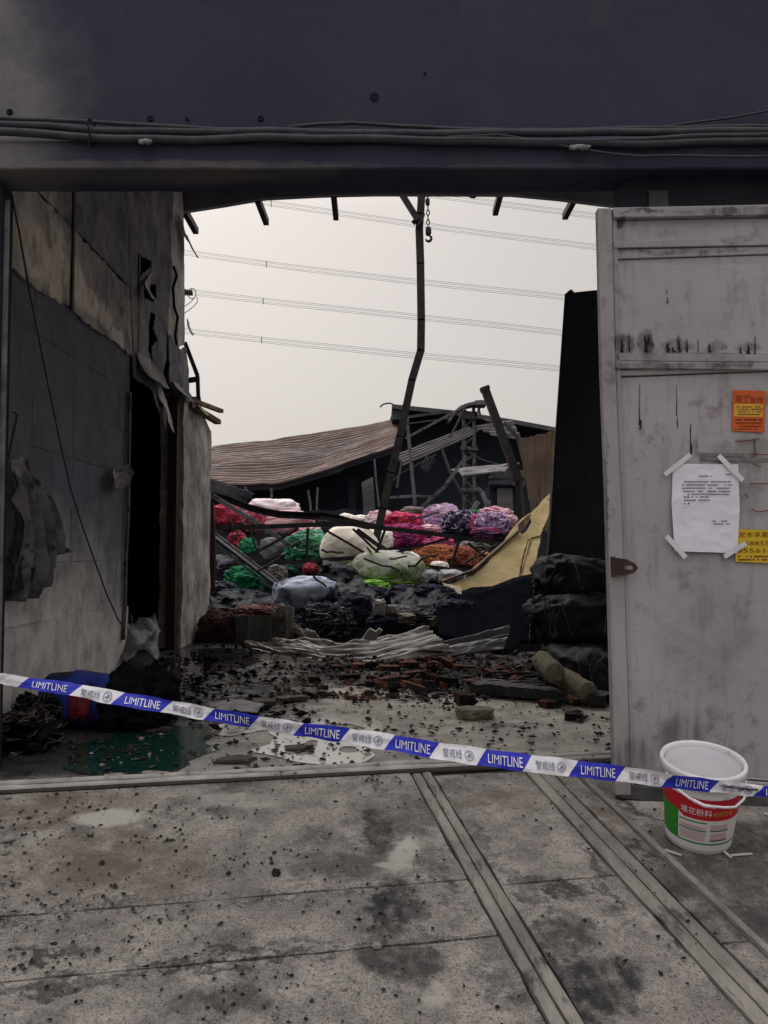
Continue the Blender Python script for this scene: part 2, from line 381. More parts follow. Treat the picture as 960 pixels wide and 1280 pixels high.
m_ridge = M('worn cement ridge', (.29, .268, .238), (.17, .155, .14), 9, .85, .9, 60, .01, c3=(.075, .068, .062), s3=.58, sc3=14, world=True, stretch=(1, .35, 1))
m_kerb = M('worn steel threshold', (.40, .38, .35), (.24, .22, .205), 8, .7, .5, 50, c3=(.05, .046, .044), s3=.6, sc3=16, world=True)

def floor_mat():
    t = NT('burnt warehouse floor'); co = t.coord(True)
    big = t.noise(co, 1.1, 6, .6); mid = t.noise(co, 6, 8, .65); fine = t.noise(co, 45, 6, .7)
    col = t.mix(t.rng(big, .36, .62), (.38, .35, .315), (.27, .25, .225))
    col = t.mix(t.rng(mid, .40, .68, 0, .7), col, (.10, .092, .084))
    col = t.mix(t.rng(fine, .56, .70, 0, .75), col, (.045, .042, .040))
    f0 = lambda px, py: G(px, py, 0)
    grn = t.stains([st(175, 935, .5, .42, .2, 1, f0), st(60, 950, .5, .3, .2, .8, f0)], .3, 4)
    col = t.mix(t.math('MULTIPLY', grn, t.rng(mid, .34, .56, .95, .1)), col, (.010, .062, .042))
    blk = t.stains([st(120, 880, .7, 1.0, .1, 1, f0), st(230, 840, .8, .8, .1, 1, f0), st(320, 815, 1.2, .9, .2, 1, f0), st(30, 950, .5, .5, 0, .95, f0), st(500, 815, 2.1, 1.25, .3, 1, f0), st(660, 845, 1.5, .95, .1, 1, f0), st(400, 850, .9, .3, .1, .9, f0), st(260, 872, .8, .75, .1, 1, f0), st(330, 848, .8, .7, .1, 1, f0), st(150, 905, .8, .55, .1, .95, f0), st(205, 890, .6, .5, .2, 1, f0), st(290, 893, .35, .25, .1, .9, f0),
                    st(430, 925, .16, .10, 0, .8, f0), st(250, 905, .4, .1, .1, .9, f0), st(420, 870, .35, .1, 0, .75, f0), st(640, 905, .3, .06, 0, .5, f0), st(215, 935, .12, .3, 0, .7, f0)], .5, 4)
    col = t.mix(t.math('MULTIPLY', blk, t.rng(mid, .20, .42)), col, (.016, .015, .016))
    far = t.rng(t.n('ShaderNodeSeparateXYZ').outputs[0], 0, 1)
    sp = [n for n in t.t.nodes if n.bl_idname == 'ShaderNodeSeparateXYZ'][0]; t.l(t.geo.outputs['Position'], sp.inputs[0])
    yy = t.math('ADD', sp.outputs[1], t.math('MULTIPLY', t.math('SUBTRACT', mid, .5), 2.2))
    col = t.mix(t.rng(yy, 5.4, 6.1), col, (.020, .017, .017))
    wet = t.stains([st(150, 900, .9, 1.6, .1, 1, f0), st(240, 840, .9, 1.0, .1, 1, f0)], .4, 5)
    rg = t.math('SUBTRACT', t.rng(mid, .3, .7, .72, .9), t.math('MULTIPLY', wet, t.rng(t.noise(co, 9, 4), .42, .56, 0, .62)))
    return t.done(col, rg, t.math('ADD', fine, t.math('MULTIPLY', mid, 2)), .6, .008)
m_floor = floor_mat()

g = MB(); g.add([(-400, -200, -.46), (400, -200, -.46), (400, 700, -.46), (-400, 700, -.46)], [(0, 1, 2, 3)])
struct(g.build('ground', m_far_ground))
g = MB(); g.prism([RU(-6, .0) , RU(6, .0), V((26, 30, 0)), V((26, 46, 0)), V((-26, 46, 0)), V((-26, 30, 0))], (0, 0, -.44))
struct(g.build('floor', m_floor))

ramp = thing('ramp', None, None, K0, kind='structure')
g = MB(); g.prism([RU(-3.2, .0, -.020), RU(5.2, .0, -.016), RU(5.2, 3.4, -.016), RU(-3.2, 3.4, -.016)], (0, 0, -.3)); g.build('ramp_bed', m_joint, ramp)
def slab(u0, u1, w0, w1, name='concrete_slab', mat=None, h=0.0, dome=0.0, amp=.0035, sp=.30, seed=0, step=.07):
    ol = fray([(u0, w0), (u1, w0), (u1, w1), (u0, w1)], step, amp, seed)
    v2, fs = cdt(ol, (), sp, seed); mb = MB()
    def fn(u, w):
        k = 1 - min(1, abs((u - (u0 + u1) / 2) / ((u1 - u0) / 2))) if dome else 0
        e = min(u - u0, u1 - u, w - w0, w1 - w)
        return RU(u, w, h + dome * min(1, 2.2 * k) - (.004 if e < .008 else 0) + (.002 * fbm((u * 5, w * 5, seed)) if dome else .0015 * fbm((u * 2, w * 2, 3))))
    sheet(mb, v2, fs, fn, RN * -.03)
    return mb.build(name, mat or m_ramp, ramp)
for i, (u0, u1, w0, w1) in enumerate([(-3.2, 1.588, .052, .880), (-3.2, 1.588, .888, 1.171), (-3.2, 1.588, 1.181, 1.80), (-3.2, 1.588, 1.81, 3.4),
                                      (1.684, 2.066, .10, .925), (1.684, 2.066, .932, 1.9), (1.684, 2.066, 1.91, 3.4), (2.188, 2.268, .13, 1.30), (2.188, 2.268, 1.306, 3.4),
                                      (2.305, 5.2, .12, 1.52), (2.305, 5.2, 1.53, 3.4)]):
    slab(u0, u1, w0, w1, seed=i)
for i, (u0, u1, hh) in enumerate([(1.598, 1.633, .008), (1.640, 1.674, .010), (2.076, 2.122, .008), (2.130, 2.178, .006), (2.276, 2.298, .016)]):
    slab(u0, u1, .07 if u0 < 2.2 else .13, 3.4, 'cement_ridge', m_ridge, hh - .006, .005, .0016, .02, 40 + i, .12)
kb = thing('threshold', None, None, K0, ramp and None, 'structure')
mb = MB(); mb.grid(lambda s, t: RU(lerp(-3.2, 2.9, s), lerp(-.062, .056, t), .0025), 60, 1); mb.build('track_groove', m_joint, kb)
for a, b, h, dm in [(-.050, -.016, .006, .007), (-.004, .030, .004, .009)]:
    mb = MB(); n = 60
    for i in range(n):
        ua, ub = lerp(-3.2, 2.9, i / n), lerp(-3.2, 2.9, (i + 1) / n)
        pass
    mb.grid(lambda s, t: RU(lerp(-3.2, 2.9, s), lerp(a, b, t), h + dm * math.sin(math.pi * t) + .0025 * fbm((lerp(-3.2, 2.9, s) * 9, t * 2, a * 50)) - (.03 if t in (0, 1) else 0)), 120, 8)
    mb.build('threshold_strip', m_kerb, kb, smooth=True)

m_water = M('standing water', (.17, .165, .15), (.22, .21, .19), 3, .03, .015, 3, world=True, Specular_IOR_Level=.8)
m_water_dark = M('dark standing water', (.014, .014, .015), (.03, .028, .027), 3, .04, .015, 3, world=True, Specular_IOR_Level=.5)
m_water_green = M('green standing water', (.004, .026, .018), (.009, .036, .028), 3, .05, .02, 3, world=True, Specular_IOR_Level=.5)
m_silt_sheen = M('silty puddle with painted sky sheen', (.42, .405, .365), (.30, .29, .26), 3, .05, .015, 3, world=True, Specular_IOR_Level=.8)  # cream base also stands in for the sky's reflection on the water
def puddle(px, mat, seed, amp=.03, islands=()):
    pl = [(q.x, q.y) for q in (G(x, y, 0) for x, y in px)]
    ol = wobble(pl, .02, amp * 2.6, 7, seed); hs = [wobble([(q.x, q.y) for q in (G(x, y, 0) for x, y in isl)], .015, .05, 9, seed + 9) for isl in islands]
    v2, fs = cdt(ol, hs, .2, seed); mb = MB(); sheet(mb, v2, fs, lambda u, v: V((u, v, .0045)))
    return struct(mb.build('puddle', mat))
puddle([(316, 940), (343, 928), (338, 915), (362, 902), (383, 891), (430, 893), (480, 902), (500, 914), (488, 927), (462, 934), (470, 946), (440, 956), (385, 956), (350, 948)], m_silt_sheen, 1, .010,
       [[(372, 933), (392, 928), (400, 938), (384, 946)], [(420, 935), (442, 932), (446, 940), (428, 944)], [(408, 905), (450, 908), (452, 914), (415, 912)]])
puddle([(268, 846), (292, 838), (322, 840), (342, 848), (322, 854), (285, 853)], m_water, 2, .03)
puddle([(338, 829), (362, 828), (372, 833), (350, 836)], m_water, 3, .02)
puddle([(90, 940), (150, 915), (222, 905), (258, 918), (264, 933), (240, 955), (180, 966), (105, 966)], m_water_green, 4, .03)
puddle([(165, 858), (205, 822), (228, 812), (300, 812), (330, 822), (300, 836), (262, 842), (250, 868), (215, 882), (180, 880)], m_water_dark, 5, .05)
puddle([(262, 912), (290, 905), (335, 905), (350, 910), (318, 916), (280, 922)], m_water, 6, .02)

# ------------------------------------------------------------------ facade above the gateway
def soot_facade():
    t = NT('smoke blackened facade'); co = t.coord(True)
    big = t.noise(co, 1.1, 5); mid = t.noise(co, 5, 7, .65); fine = t.noise(co, 50, 5, .7)
    col = t.mix(t.rng(big, .35, .65), (.031, .033, .060), (.021, .023, .043))
    col = t.mix(t.rng(mid, .54, .74, 0, .45), col, (.060, .056, .056))
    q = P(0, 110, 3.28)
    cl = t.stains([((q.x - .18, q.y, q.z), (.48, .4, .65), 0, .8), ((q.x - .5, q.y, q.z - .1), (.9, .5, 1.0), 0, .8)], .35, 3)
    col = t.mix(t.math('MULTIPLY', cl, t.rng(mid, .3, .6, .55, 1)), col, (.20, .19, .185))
    ed = t.stains([((-.9, 3.22, P(0, 206, 3.22).z), (1.0, .2, .035), 0, .6), ((.6, 3.22, P(0, 207, 3.22).z), (.6, .2, .02), 0, .15)], .05, 8)
    col = t.mix(t.math('MULTIPLY', ed, t.rng(mid, .3, .55, .3, 1)), col, (.135, .12, .105))
    return t.done(col, .72, t.math('ADD', fine, t.math('MULTIPLY', mid, 2)), .4, .006)
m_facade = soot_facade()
zb = P(480, 211, 3.24).z; zl = P(480, 176, 3.24).z; zt = P(480, 168, 3.30).z
fac = thing('facade', 'smoke blackened facade above the open gateway, cables along its beam', 'facade', (0, 3.3, 0))
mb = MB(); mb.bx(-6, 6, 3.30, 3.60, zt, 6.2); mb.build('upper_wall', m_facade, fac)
prof = [(3.30, zt + .004), (3.262, zl + .012), (3.244, zl), (3.240, zl - .02), (3.240, zb + .006), (3.246, zb), (3.452, zb + .001), (3.458, zb + .02), (3.458, zt + .004)]
mb = MB()
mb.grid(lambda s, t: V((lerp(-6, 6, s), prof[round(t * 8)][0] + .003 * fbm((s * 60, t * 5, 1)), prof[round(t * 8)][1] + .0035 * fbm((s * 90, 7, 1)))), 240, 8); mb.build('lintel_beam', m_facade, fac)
mb = MB(); mb.bx(-6, -1.66, 3.31, 3.45, -.5, zb + .01); mb.build('pier', m_soot, fac)
xr = P(777, 250, 3.34).x
mb = MB(); mb.bx(xr, 6, 3.34, 3.452, -.5, zb + .01); mb.build('pier', m_soot, fac)
mb = MB(); a = P(812, 258, 3.32); b = P(836, 237, 3.32); mb.bx(a.x, b.x, 3.325, 3.338, a.z, b.z); mb.build('bracket', M('scorched bracket', (.10, .095, .095), (.05, .05, .055), 10), fac, bevel=.004)
mb = MB()
for (x, y, r) in [(188, 148, 5), (234, 149, 3), (326, 148, 5), (468, 121, 7), (531, 92, 2), (12, 140, 5)]:
    q = P(x, y, 3.298); mb = MB(); mb.lathe([(.0, .0), (r * .0022, .004), (r * .003, .0)], Matrix.Translation(q) @ Matrix.Rotation(R(90), 4, 'X'), 7); mb.build('wall_plug', m_black, fac)

# roof left over the first bay, its broken inner edge
roofbay = thing('bay_roof', 'blackened roof left over the entrance bay with an arched broken edge', 'roof', (0, 5.6, 4.3))
mb = MB(); mb.bx(-3.6, 3.4, 3.62, 7.62, 4.62, 4.76); mb.build('roof_slab', m_soot, roofbay)
arch = [(205, 268), (225, 265), (280, 256), (330, 248), (400, 244), (470, 242.5), (560, 243), (640, 243), (700, 249), (750, 255), (790, 260), (860, 268)]
lo = [P(x, y + (random.uniform(-.5, .5)), 7.62) for x, y in arch]; mb = MB()
pts = lo + [V((lo[-1].x + .6, 7.62, lo[-1].z - .05)), V((lo[-1].x + .6, 7.62, 4.62)), V((lo[0].x - .3, 7.62, 4.62)), V((lo[0].x - .3, 7.62, lo[0].z))]
mb.prism(pts, (0, .06, 0)); mb.build('fascia', M('sooty fascia', (.30, .305, .33), (.18, .185, .21), 2), roofbay)
for (x0, y0, x1, y1) in [(230, 262, 245, 289), (322, 249, 333, 278), (417, 243, 420, 272), (626, 240, 619, 266), (720, 244, 706, 271), (596, 238, 590, 244)]:
    a = P(x0, y0, 7.66); k = (y0 - 690) / (y1 - 690); b = P(x1, y1, 7.66 * k)
    mb = MB(); mb.bar(a, b, .055, .065); mb.build('purlin_stub', m_char_steel, roofbay)

# ------------------------------------------------------------------ left wall with blocks, boards, doorway
def plaster(name, base, dark, soot_amt=.5, white=None, patches=()):
    t = NT(name); co = t.coord(True); cs = t.coord(True, (1, 1.2, .72))
    big = t.noise(co, 2.2, 5, .6); mid = t.noise(cs, 6, 8, .7); fine = t.noise(co, 40, 6, .7)
    col = t.mix(t.rng(big, .36, .62), base, dark)
    if white: col = t.mix(t.math('MULTIPLY', t.rng(t.noise(co, 2.1, 8, .7), .50, .68), t.rng(mid, .30, .55)), col, white)
    if patches: col = t.mix(t.math('MULTIPLY', t.stains([st(x, y, .3, ry, 0, k, WL, rz) for x, y, ry, rz, k in patches], .25, 6), t.rng(mid, .32, .52, .35, 1)), col, white)
    col = t.mix(t.rng(mid, .44, .68, 0, soot_amt), col, (.030, .030, .036))
    col = t.mix(t.rng(fine, .60, .74, 0, .5), col, (.05, .048, .05))
    return t.done(col, .88, t.math('ADD', fine, t.math('MULTIPLY', mid, 2.2)), .6, .008)
def lower_wall():
    t = NT('sooty block face'); co = t.coord(True); cs = t.coord(True, (1, 1.1, .8))
    big = t.noise(co, 1.7, 5, .6); mid = t.noise(cs, 6, 8, .7); fine = t.noise(co, 40, 6, .7)
    sp = t.n('ShaderNodeSeparateXYZ'); t.l(t.geo.outputs['Position'], sp.inputs[0])
    hgt = t.math('ADD', sp.outputs[2], t.math('MULTIPLY', t.math('SUBTRACT', big, .5), 1.1))     # sooty above; light from the front opening painted in as paler colour low down
    oi = t.n('ShaderNodeObjectInfo')
    col = t.mix(t.rng(hgt, .30, 1.25), (.80, .77, .74), (.135, .143, .178))
    col = t.mix(t.rng(oi.outputs['Random'], 0, 1, 0, .35), col, (.07, .07, .078))
    col = t.mix(t.rng(mid, .44, .70, 0, .55), col, (.045, .044, .048))
    col = t.mix(t.rng(fine, .60, .74, 0, .4), col, (.05, .048, .05))
    return t.done(col, .9, t.math('ADD', fine, t.math('MULTIPLY', mid, 2.2)), .6, .008)
m_block = lower_wall()
m_board = plaster('scorched plasterboard', (.38, .34, .335), (.23, .215, .22), .75, (.80, .70, .58), [(45, 320, .26, .20, 1), (68, 340, .10, .35, .9), (92, 355, .22, .16, 1), (110, 380, .2, .12, .9), (128, 395, .2, .10, .6), (30, 300, .15, .3, .5), (62, 290, .06, .25, .6), (145, 425, .15, .08, .8)])
m_board_dark = plaster('blackened plasterboard', (.20, .198, .22), (.12, .122, .145), .75, (.42, .37, .33))
m_strip = plaster('peeling pale plaster', (.60, .55, .51), (.40, .37, .355), .6, (.72, .66, .59))
m_pillar = plaster('mottled wall end', (.56, .52, .475), (.26, .24, .235), .75, (.40, .37, .33))
m_dado = m_block

lw = thing('side_wall', 'sooty block wall on the left with charred boards above and a dark doorway', 'wall', (-1.9, 3.4, 0))
mb = MB(); mb.bx(-2.12, -1.9055, 3.46, 5.93, 0, 2.40); mb.build('mortar_core', m_block, lw)
mb = MB()
v2, fs = cdt(fray([(3.46, .0), (5.94, .0), (5.94, .50), (3.46, .51)], .08, .006, 3), (), .12, 3)
sheet(mb, v2, fs, lambda y, z: V((-1.895 + .006 * fbm((y * 3, z * 3, 2)), y, z)), V((-.02, 0, 0))); mb.build('render_dado', m_dado, lw, smooth=False)
zs = [.515, .84, 1.16, 1.47, 1.78, 2.09, 2.40]
for r, (z0, z1) in enumerate(zip(zs, zs[1:])):
    y = 3.46
    ys = [y]; yy = 3.46 + (.28 if r % 2 else .56)
    while yy < 5.75: ys.append(yy); yy += .56
    ys.append(5.935)
    for a, b in zip(ys, ys[1:]):
        mb = MB(); x = -1.902 + random.uniform(-.003, .003); gp = .0022
        mb.bx(-1.99, x, a + gp, b - gp, z0 + gp, z1 - gp); mb.build('concrete_block', m_block, lw, bevel=.003)
# boards above the blocks; the outlines are torn
def px_poly(px, x=-1.9): return [(q.y, q.z) for q in (WL(a, b, x) for a, b in px)]
def board(yz, mat, x, holes=(), seed=0, name='wall_board', th=.012, amp=.006, step=.045, bulge=.01, sp=.09):
    ol = fray(yz, step, amp, seed); hs = [fray(h, .03, .012, seed + 3 + i) for i, h in enumerate(holes)]
    v2, fs = cdt(ol, hs, sp, seed); mb = MB()
    sheet(mb, v2, fs, lambda y, z: V((x + bulge * fbm((y * 1.7, z * 1.7, seed)), y, z)), V((-th, 0, 0)))
    return mb.build(name, mat, lw)
board([(3.46, 2.30), (4.05, 2.34), (4.40, 2.33), (4.735, 2.37), (4.735, 2.855), (3.46, 2.855)], m_board, -1.885, (), 1, amp=.012)
board([(3.46, 2.863), (4.735, 2.863), (4.735, 4.62), (3.46, 4.62)], m_board, -1.882, (), 2)
board([(4.748, 2.37), (5.1, 2.34), (5.5, 2.37), (6.02, 2.36), (6.02, 2.852), (4.748, 2.852)], m_board, -1.884, (), 3, amp=.014)
board([(4.748, 2.86), (6.02, 2.86), (6.02, 4.62), (4.748, 4.62)], m_board_dark, -1.881, (), 4)
big_o = px_poly([(161.5, 236), (158, 300), (160, 380), (163, 440), (162, 470), (187, 489), (199, 522), (203, 540), (205, 520), (199, 480), (203, 440), (207, 400), (210, 330), (213, 236)])
holes = [px_poly([(156.5 + 3, 316), (170, 318), (187, 326), (186, 333), (172, 345), (165, 358), (161, 350)]), px_poly([(176, 356), (192, 355), (193, 372), (187, 378), (176, 372)]),
         px_poly([(183, 390), (190, 394), (187, 410), (192, 425), (187, 432), (188, 455), (182, 440)])]
board(big_o, m_board_dark, -1.875, holes, 5, 'torn_board', .010, .010, .05, .03, .10)
board(px_poly([(212, 236), (226, 236), (229, 300), (230, 430), (221, 436), (204, 414), (207, 330)]), m_strip, -1.89, (), 6, 'plaster_strip', .02, .008, .05, .006, .10)
board(px_poly([(204, 415), (222, 437), (231, 436), (235, 502), (222, 500), (209, 480)]), m_board_dark, -1.87, (), 7, 'hanging_board', .012, .02, .05, .03, .10)
# curled flaps of board that hang out of the torn holes
def flap(px, mat, seed, out=.10, name='curled_flap'):
    ol = fray(px_poly(px), .04, .010, seed); v2, fs = cdt(ol, (), .05, seed); mb = MB()
    ys = [p[0] for p in ol]; zs_ = [p[1] for p in ol]; z1, z0 = max(zs_), min(zs_)
    def fn(y, z):
        k = (z1 - z) / (z1 - z0); return V((-1.86 + out * k * k + .02 * fbm((y * 6, z * 6, seed)), y, z))
    sheet(mb, v2, fs, fn, V((-.008, 0, 0))); return mb.build(name, mat, lw)
flap([(168, 358), (176, 348), (186, 340), (180, 352), (175, 362), (177, 375), (170, 372), (165, 366)], m_strip, 11, .09)
flap([(189, 478), (196, 484), (203, 500), (204, 536), (202, 541), (196, 510)], m_strip, 12, .07)
flap([(209, 476), (220, 480), (229, 500), (222, 505), (212, 490)], m_board, 13, .14)
flap([(165, 440), (185, 452), (197, 470), (199, 486), (186, 484), (166, 470)], m_board, 14, .10)
flap([(216, 268), (224, 285), (231, 302), (233, 322), (228, 320), (222, 300)], m_board_dark, 15, .10)
flap([(229, 398), (233, 412), (236, 418), (230, 420)], m_strip, 16, .05)
mb = MB()    # crack down the plaster strip
cr_ = [WL(x, y, -1.868) for x, y in [(217, 333), (221, 345), (216, 360), (218, 385), (222, 396), (219, 420), (221, 432)]]
for a, b in zip(cr_, cr_[1:]): mb.bar(a, b, .022, .012)
mb.build('crack', m_black, lw)
mb = MB(); mb.bar((-1.88, 4.741, 2.36), (-1.88, 4.741, 4.6), .02, .03); mb.bar((-1.885, 6.028, 2.30), (-1.885, 6.028, 4.6), .03, .03); mb.build('board_batten', m_charwood, lw)
# wall end beyond the doorway, ragged on top
mb = MB(); ol = fray([(7.55, 0), (8.75, 0), (8.75, 2.22), (8.5, 2.30), (8.2, 2.36), (7.9, 2.42), (7.55, 2.46)], .10, .03, 21); v2, fs = cdt(ol, (), .15, 21)
sheet(mb, v2, fs, lambda y, z: V((-1.9 + .012 * fbm((y * 3, z * 3, 5)), y, z)), V((-.22, 0, 0))); mb.build('wall_end', m_pillar, lw)
mb = MB(); mb.bx(-2.01, -1.925, 7.40, 7.53, 0, 2.35); mb.build('door_jamb', m_wood_red, lw, bevel=.006)
mb = MB(); mb.bar(WL(236, 506), WL(262, 524) + V((.05, .2, 0)), .07, .05); mb.bar(WL(234, 498), WL(263, 512) + V((.1, .1, 0)), .05, .04); mb.bar(WL(240, 500, -1.95), WL(260, 521, -1.7), .03, .03); mb.build('broken_coping', m_rust, lw)
mb = MB(); s3 = [P(231, 428, 7.9), P(247, 470, 7.95), P(248, 500, 8)]
mb.bar(s3[0], s3[1], .035); mb.bar(s3[1], s3[2], .035); mb.bar(P(232, 476, 7.9), P(247, 474, 7.95), .05); mb.bar(P(232, 498, 7.9), P(250, 499, 8), .04); mb.build('bent_strut', m_char_steel, lw)
# dark room behind the doorway
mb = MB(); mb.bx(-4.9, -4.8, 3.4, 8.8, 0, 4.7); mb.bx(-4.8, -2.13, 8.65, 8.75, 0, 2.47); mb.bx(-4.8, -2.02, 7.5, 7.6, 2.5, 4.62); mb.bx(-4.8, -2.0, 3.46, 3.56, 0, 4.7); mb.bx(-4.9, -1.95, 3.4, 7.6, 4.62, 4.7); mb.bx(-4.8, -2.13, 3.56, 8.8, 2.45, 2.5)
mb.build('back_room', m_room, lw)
mb = MB(); mb.bx(-2.03, -1.93, 3.46, 7.6, 2.42, 2.50); mb.build('door_lintel', m_soot, lw)
# ------------------------------------------------------------------ buildings behind
far = thing('burnt_warehouse', 'blackened warehouse behind the heap with a dark gable and a thin grey roof edge', 'building', (1.5, 31, 0))
def FP(pts, Y): return [P(x, y, Y) for x, y in pts]
mb = MB(); mb.prism(FP([(180, 600), (263, 600), (330, 590), (420, 575), (486, 530), (491, 512), (570, 517), (640, 528), (760, 552), (760, 640), (760, 720), (180, 720)], 31), (0, .3, 0)); mb.build('gable_wall', m_farwall, far)
mb = MB()
for a, b in [((490, 505), (568, 513)), ((568, 513), (640, 524)), ((640, 524), (760, 546))]:
    A = P(*a, 29.5); B = P(*b, 29.5); mb.prism([A, B, B + V((0, 7, .4)), A + V((0, 7, .4))], (0, 0, -.16))
mb.build('roof_edge', m_fartrim, far)
mb = MB(); A = P(490, 506, 29.6); B = P(507, 524, 29.6); mb.bx(A.x, B.x, 29.62, 31, B.z, A.z); mb.build('fascia_box', m_fargrey, far)
mb = MB(); c = [P(x, y, 29.4) for x, y in [(491, 505), (487, 504), (482, 504.5), (478, 506), (475, 509)]]
for a, b in zip(c, c[1:]): mb.bar(a, b, .05, .05, V((0, 0, 1)))
mb.build('bent_gutter', m_fargrey, far)
mb = MB(); A = P(507, 522, 29.3); B = P(562, 514, 29.3); mb.bar(A, B, .10, .10); mb.bar(P(507, 530, 29.3), P(560, 523, 29.3), .05); mb.build('eaves_rail', m_fargrey, far)

rr = thing('sheet_roof', 'long sagging dark red corrugated roof in front of the blackened gable', 'roof', P(375, 600, 27))
top = [(180, 572), (263, 560.5), (300, 556), (337, 551.5), (380, 546), (430, 538), (470, 531), (497, 526)]
bot = [(180, 600), (240, 607), (278, 607), (310, 607.5), (343, 606), (392, 594), (440, 578), (470, 568), (497, 558)]
def roof_pt(s, t):
    x = lerp(200, 497, s); a = P(x, interp(top, x), lerp(33, 31.2, s)); b = P(x, interp(bot, x), lerp(26, 26.5, s))
    sag = .30 * math.exp(-((s - .62 - .2 * t) / .22) ** 2) * math.sin(math.pi * t) * .6
    return a + (b - a) * t + V((0, 0, -sag + .10 * fbm((s * 3, t * 3, 1))))
NR = 22
for k in range(5):        # five runs of sheet, each lapped over the one below
    mb = MB()
    def fn(s, t, k=k):
        tt = lerp(k / 5, (k + 1) / 5 + .008, t); p = roof_pt(s, tt); ph = tt * NR * 2 * math.pi
        return p + V((0, 0, .055 * math.copysign(abs(math.sin(ph)) ** .6, math.sin(ph)) + .035 * (5 - k) / 5 + .012 * fbm((s * 8, tt * 20, 2))))
    mb.grid(fn, 46, 40); mb.build('roof_sheet', m_redroof, rr, solid=.03)
mb = MB(); mb.grid(lambda s, t: roof_pt(s, 1.0) + V((0, .05, -.12 * t - .04)), 40, 1); mb.build('eaves_board', m_farwall, rr, solid=.04)
for i, (x, y0, y1) in enumerate([(263, 606, 720), (345, 606, 720), (440, 580, 720)]):
    a = P(x, y0 + 4, 27.5); mb = MB(); mb.bx(a.x - .12, a.x + .12, 27.4, 27.6, 0, a.z); mb.build('roof_post', m_farwall, rr)

lat = thing('lattice_column', 'tall pale burnt lattice steel column standing behind the coloured bales', 'column', P(586, 650, 20))
yl = 20
def LP(x, y, d=0): return P(x, y, yl + d)
for x0, x1 in [(580, 580.5), (592, 594)]:
    for d in (0, .28):
        mb = MB(); n = 10
        pts = [LP(lerp(x0, x1, i / n) + random.uniform(-.5, .5), lerp(509, 668, i / n), d) for i in range(n + 1)]
        for a, b in zip(pts, pts[1:]): mb.bar(a, b, .07)
        mb.build('lattice_chord', m_farsteel, lat)
n = 13
for i in range(n):
    a, b = (580, lerp(512, 655, i / n)), (593, lerp(512, 655, (i + 1) / n))
    if i % 2: a, b = (593, a[1]), (580, b[1])
    mb = MB(); mb.bar(LP(*a), LP(*b), .045); mb.bar(LP(*a, .28), LP(*b, .28), .04); mb.build('lacing_bar', m_farsteel, lat)
for y in (516, 521, 537, 560, 588, 612):
    mb = MB(); mb.bar(LP(577 - random.random() * 2, y, -.05), LP(597, y + 1, -.05), .09, .09); mb.build('cross_plate', m_farsteel, lat)
mb = MB(); c = [LP(x, y, -.2) for x, y in [(560, 528), (566, 519), (575, 511), (584, 507.5), (593, 505.5), (600, 505), (607, 505.5)]]
for a, b in zip(c, c[1:]): mb.bar(a, b, .5, .07 if a.x < LP(584, 0).x else .11)
mb.build('curled_sheet', m_tin_dark, lat)
mb = MB(); c = [LP(x, y, -.2) for x, y in [(604, 506), (598, 511), (600, 519), (606, 524), (614, 527)]]
for a, b in zip(c, c[1:]): mb.bar(a, b, .06)
mb.build('curled_strip', m_tin_dark, lat)

def ribbed(name, q, Y, mat, ribs, label, cat, th=.03, sag=0, group=None):
    """a ribbed metal sheet through four pixel corners a b c d (a-b along the ribs)"""
    a, b, c, d = [P(x, y, Yk) for (x, y), Yk in zip(q, Y)]; mb = MB()
    def fn(s, t):
        p = (a + (b - a) * s) * (1 - t) + (d + (c - d) * s) * t
        return p + V((0, -.02 * math.sin(t * ribs * 2 * math.pi), -sag * math.sin(math.pi * s) + .03 * math.sin(t * ribs * 2 * math.pi) + .015 * fbm((s * 4, t * 4, ribs))))
    mb.grid(fn, 16, ribs * 6)
    return tag(mb.build(name, mat, solid=th), label, cat, group)
ribbed('roof_strip', [(494, 570), (586, 535), (594, 541), (504, 581)], (18, 19.6, 19.4, 17.8), m_fartrim, 4, 'fallen strip of ribbed grey roofing sloping up to the lattice column', 'roof sheet')
ribbed('roof_strip', [(592, 534), (640, 526), (652, 549), (616, 543)], (19.6, 19, 18.6, 19), m_tin_dark, 3, 'crumpled ribbed roofing right of the lattice column below the far roof edge', 'roof sheet')
ribbed('roof_strip', [(526, 585), (534, 570), (545, 574), (533, 590)], (19, 19, 18.9, 18.9), m_fargrey, 3, 'small twisted scrap of ribbed sheet hanging left of the lattice column', 'roof sheet')
def rod(pts, Y, w, mat, label, cat='rod', name='bent_rod', group=None, tb=False):
    pts = [P(x, y, Y if not isinstance(Y, (list, tuple)) else Y[i]) for i, (x, y) in enumerate(pts)]; mb = MB()
    if tb: mb.tube(pts, w / 2, 6)
    else:
        for a, b in zip(pts, pts[1:]): mb.bar(a, b, w)
    return tag(mb.build(name, mat), label, cat, group)
RB = 'bent rods and braces in front of the burnt warehouse'
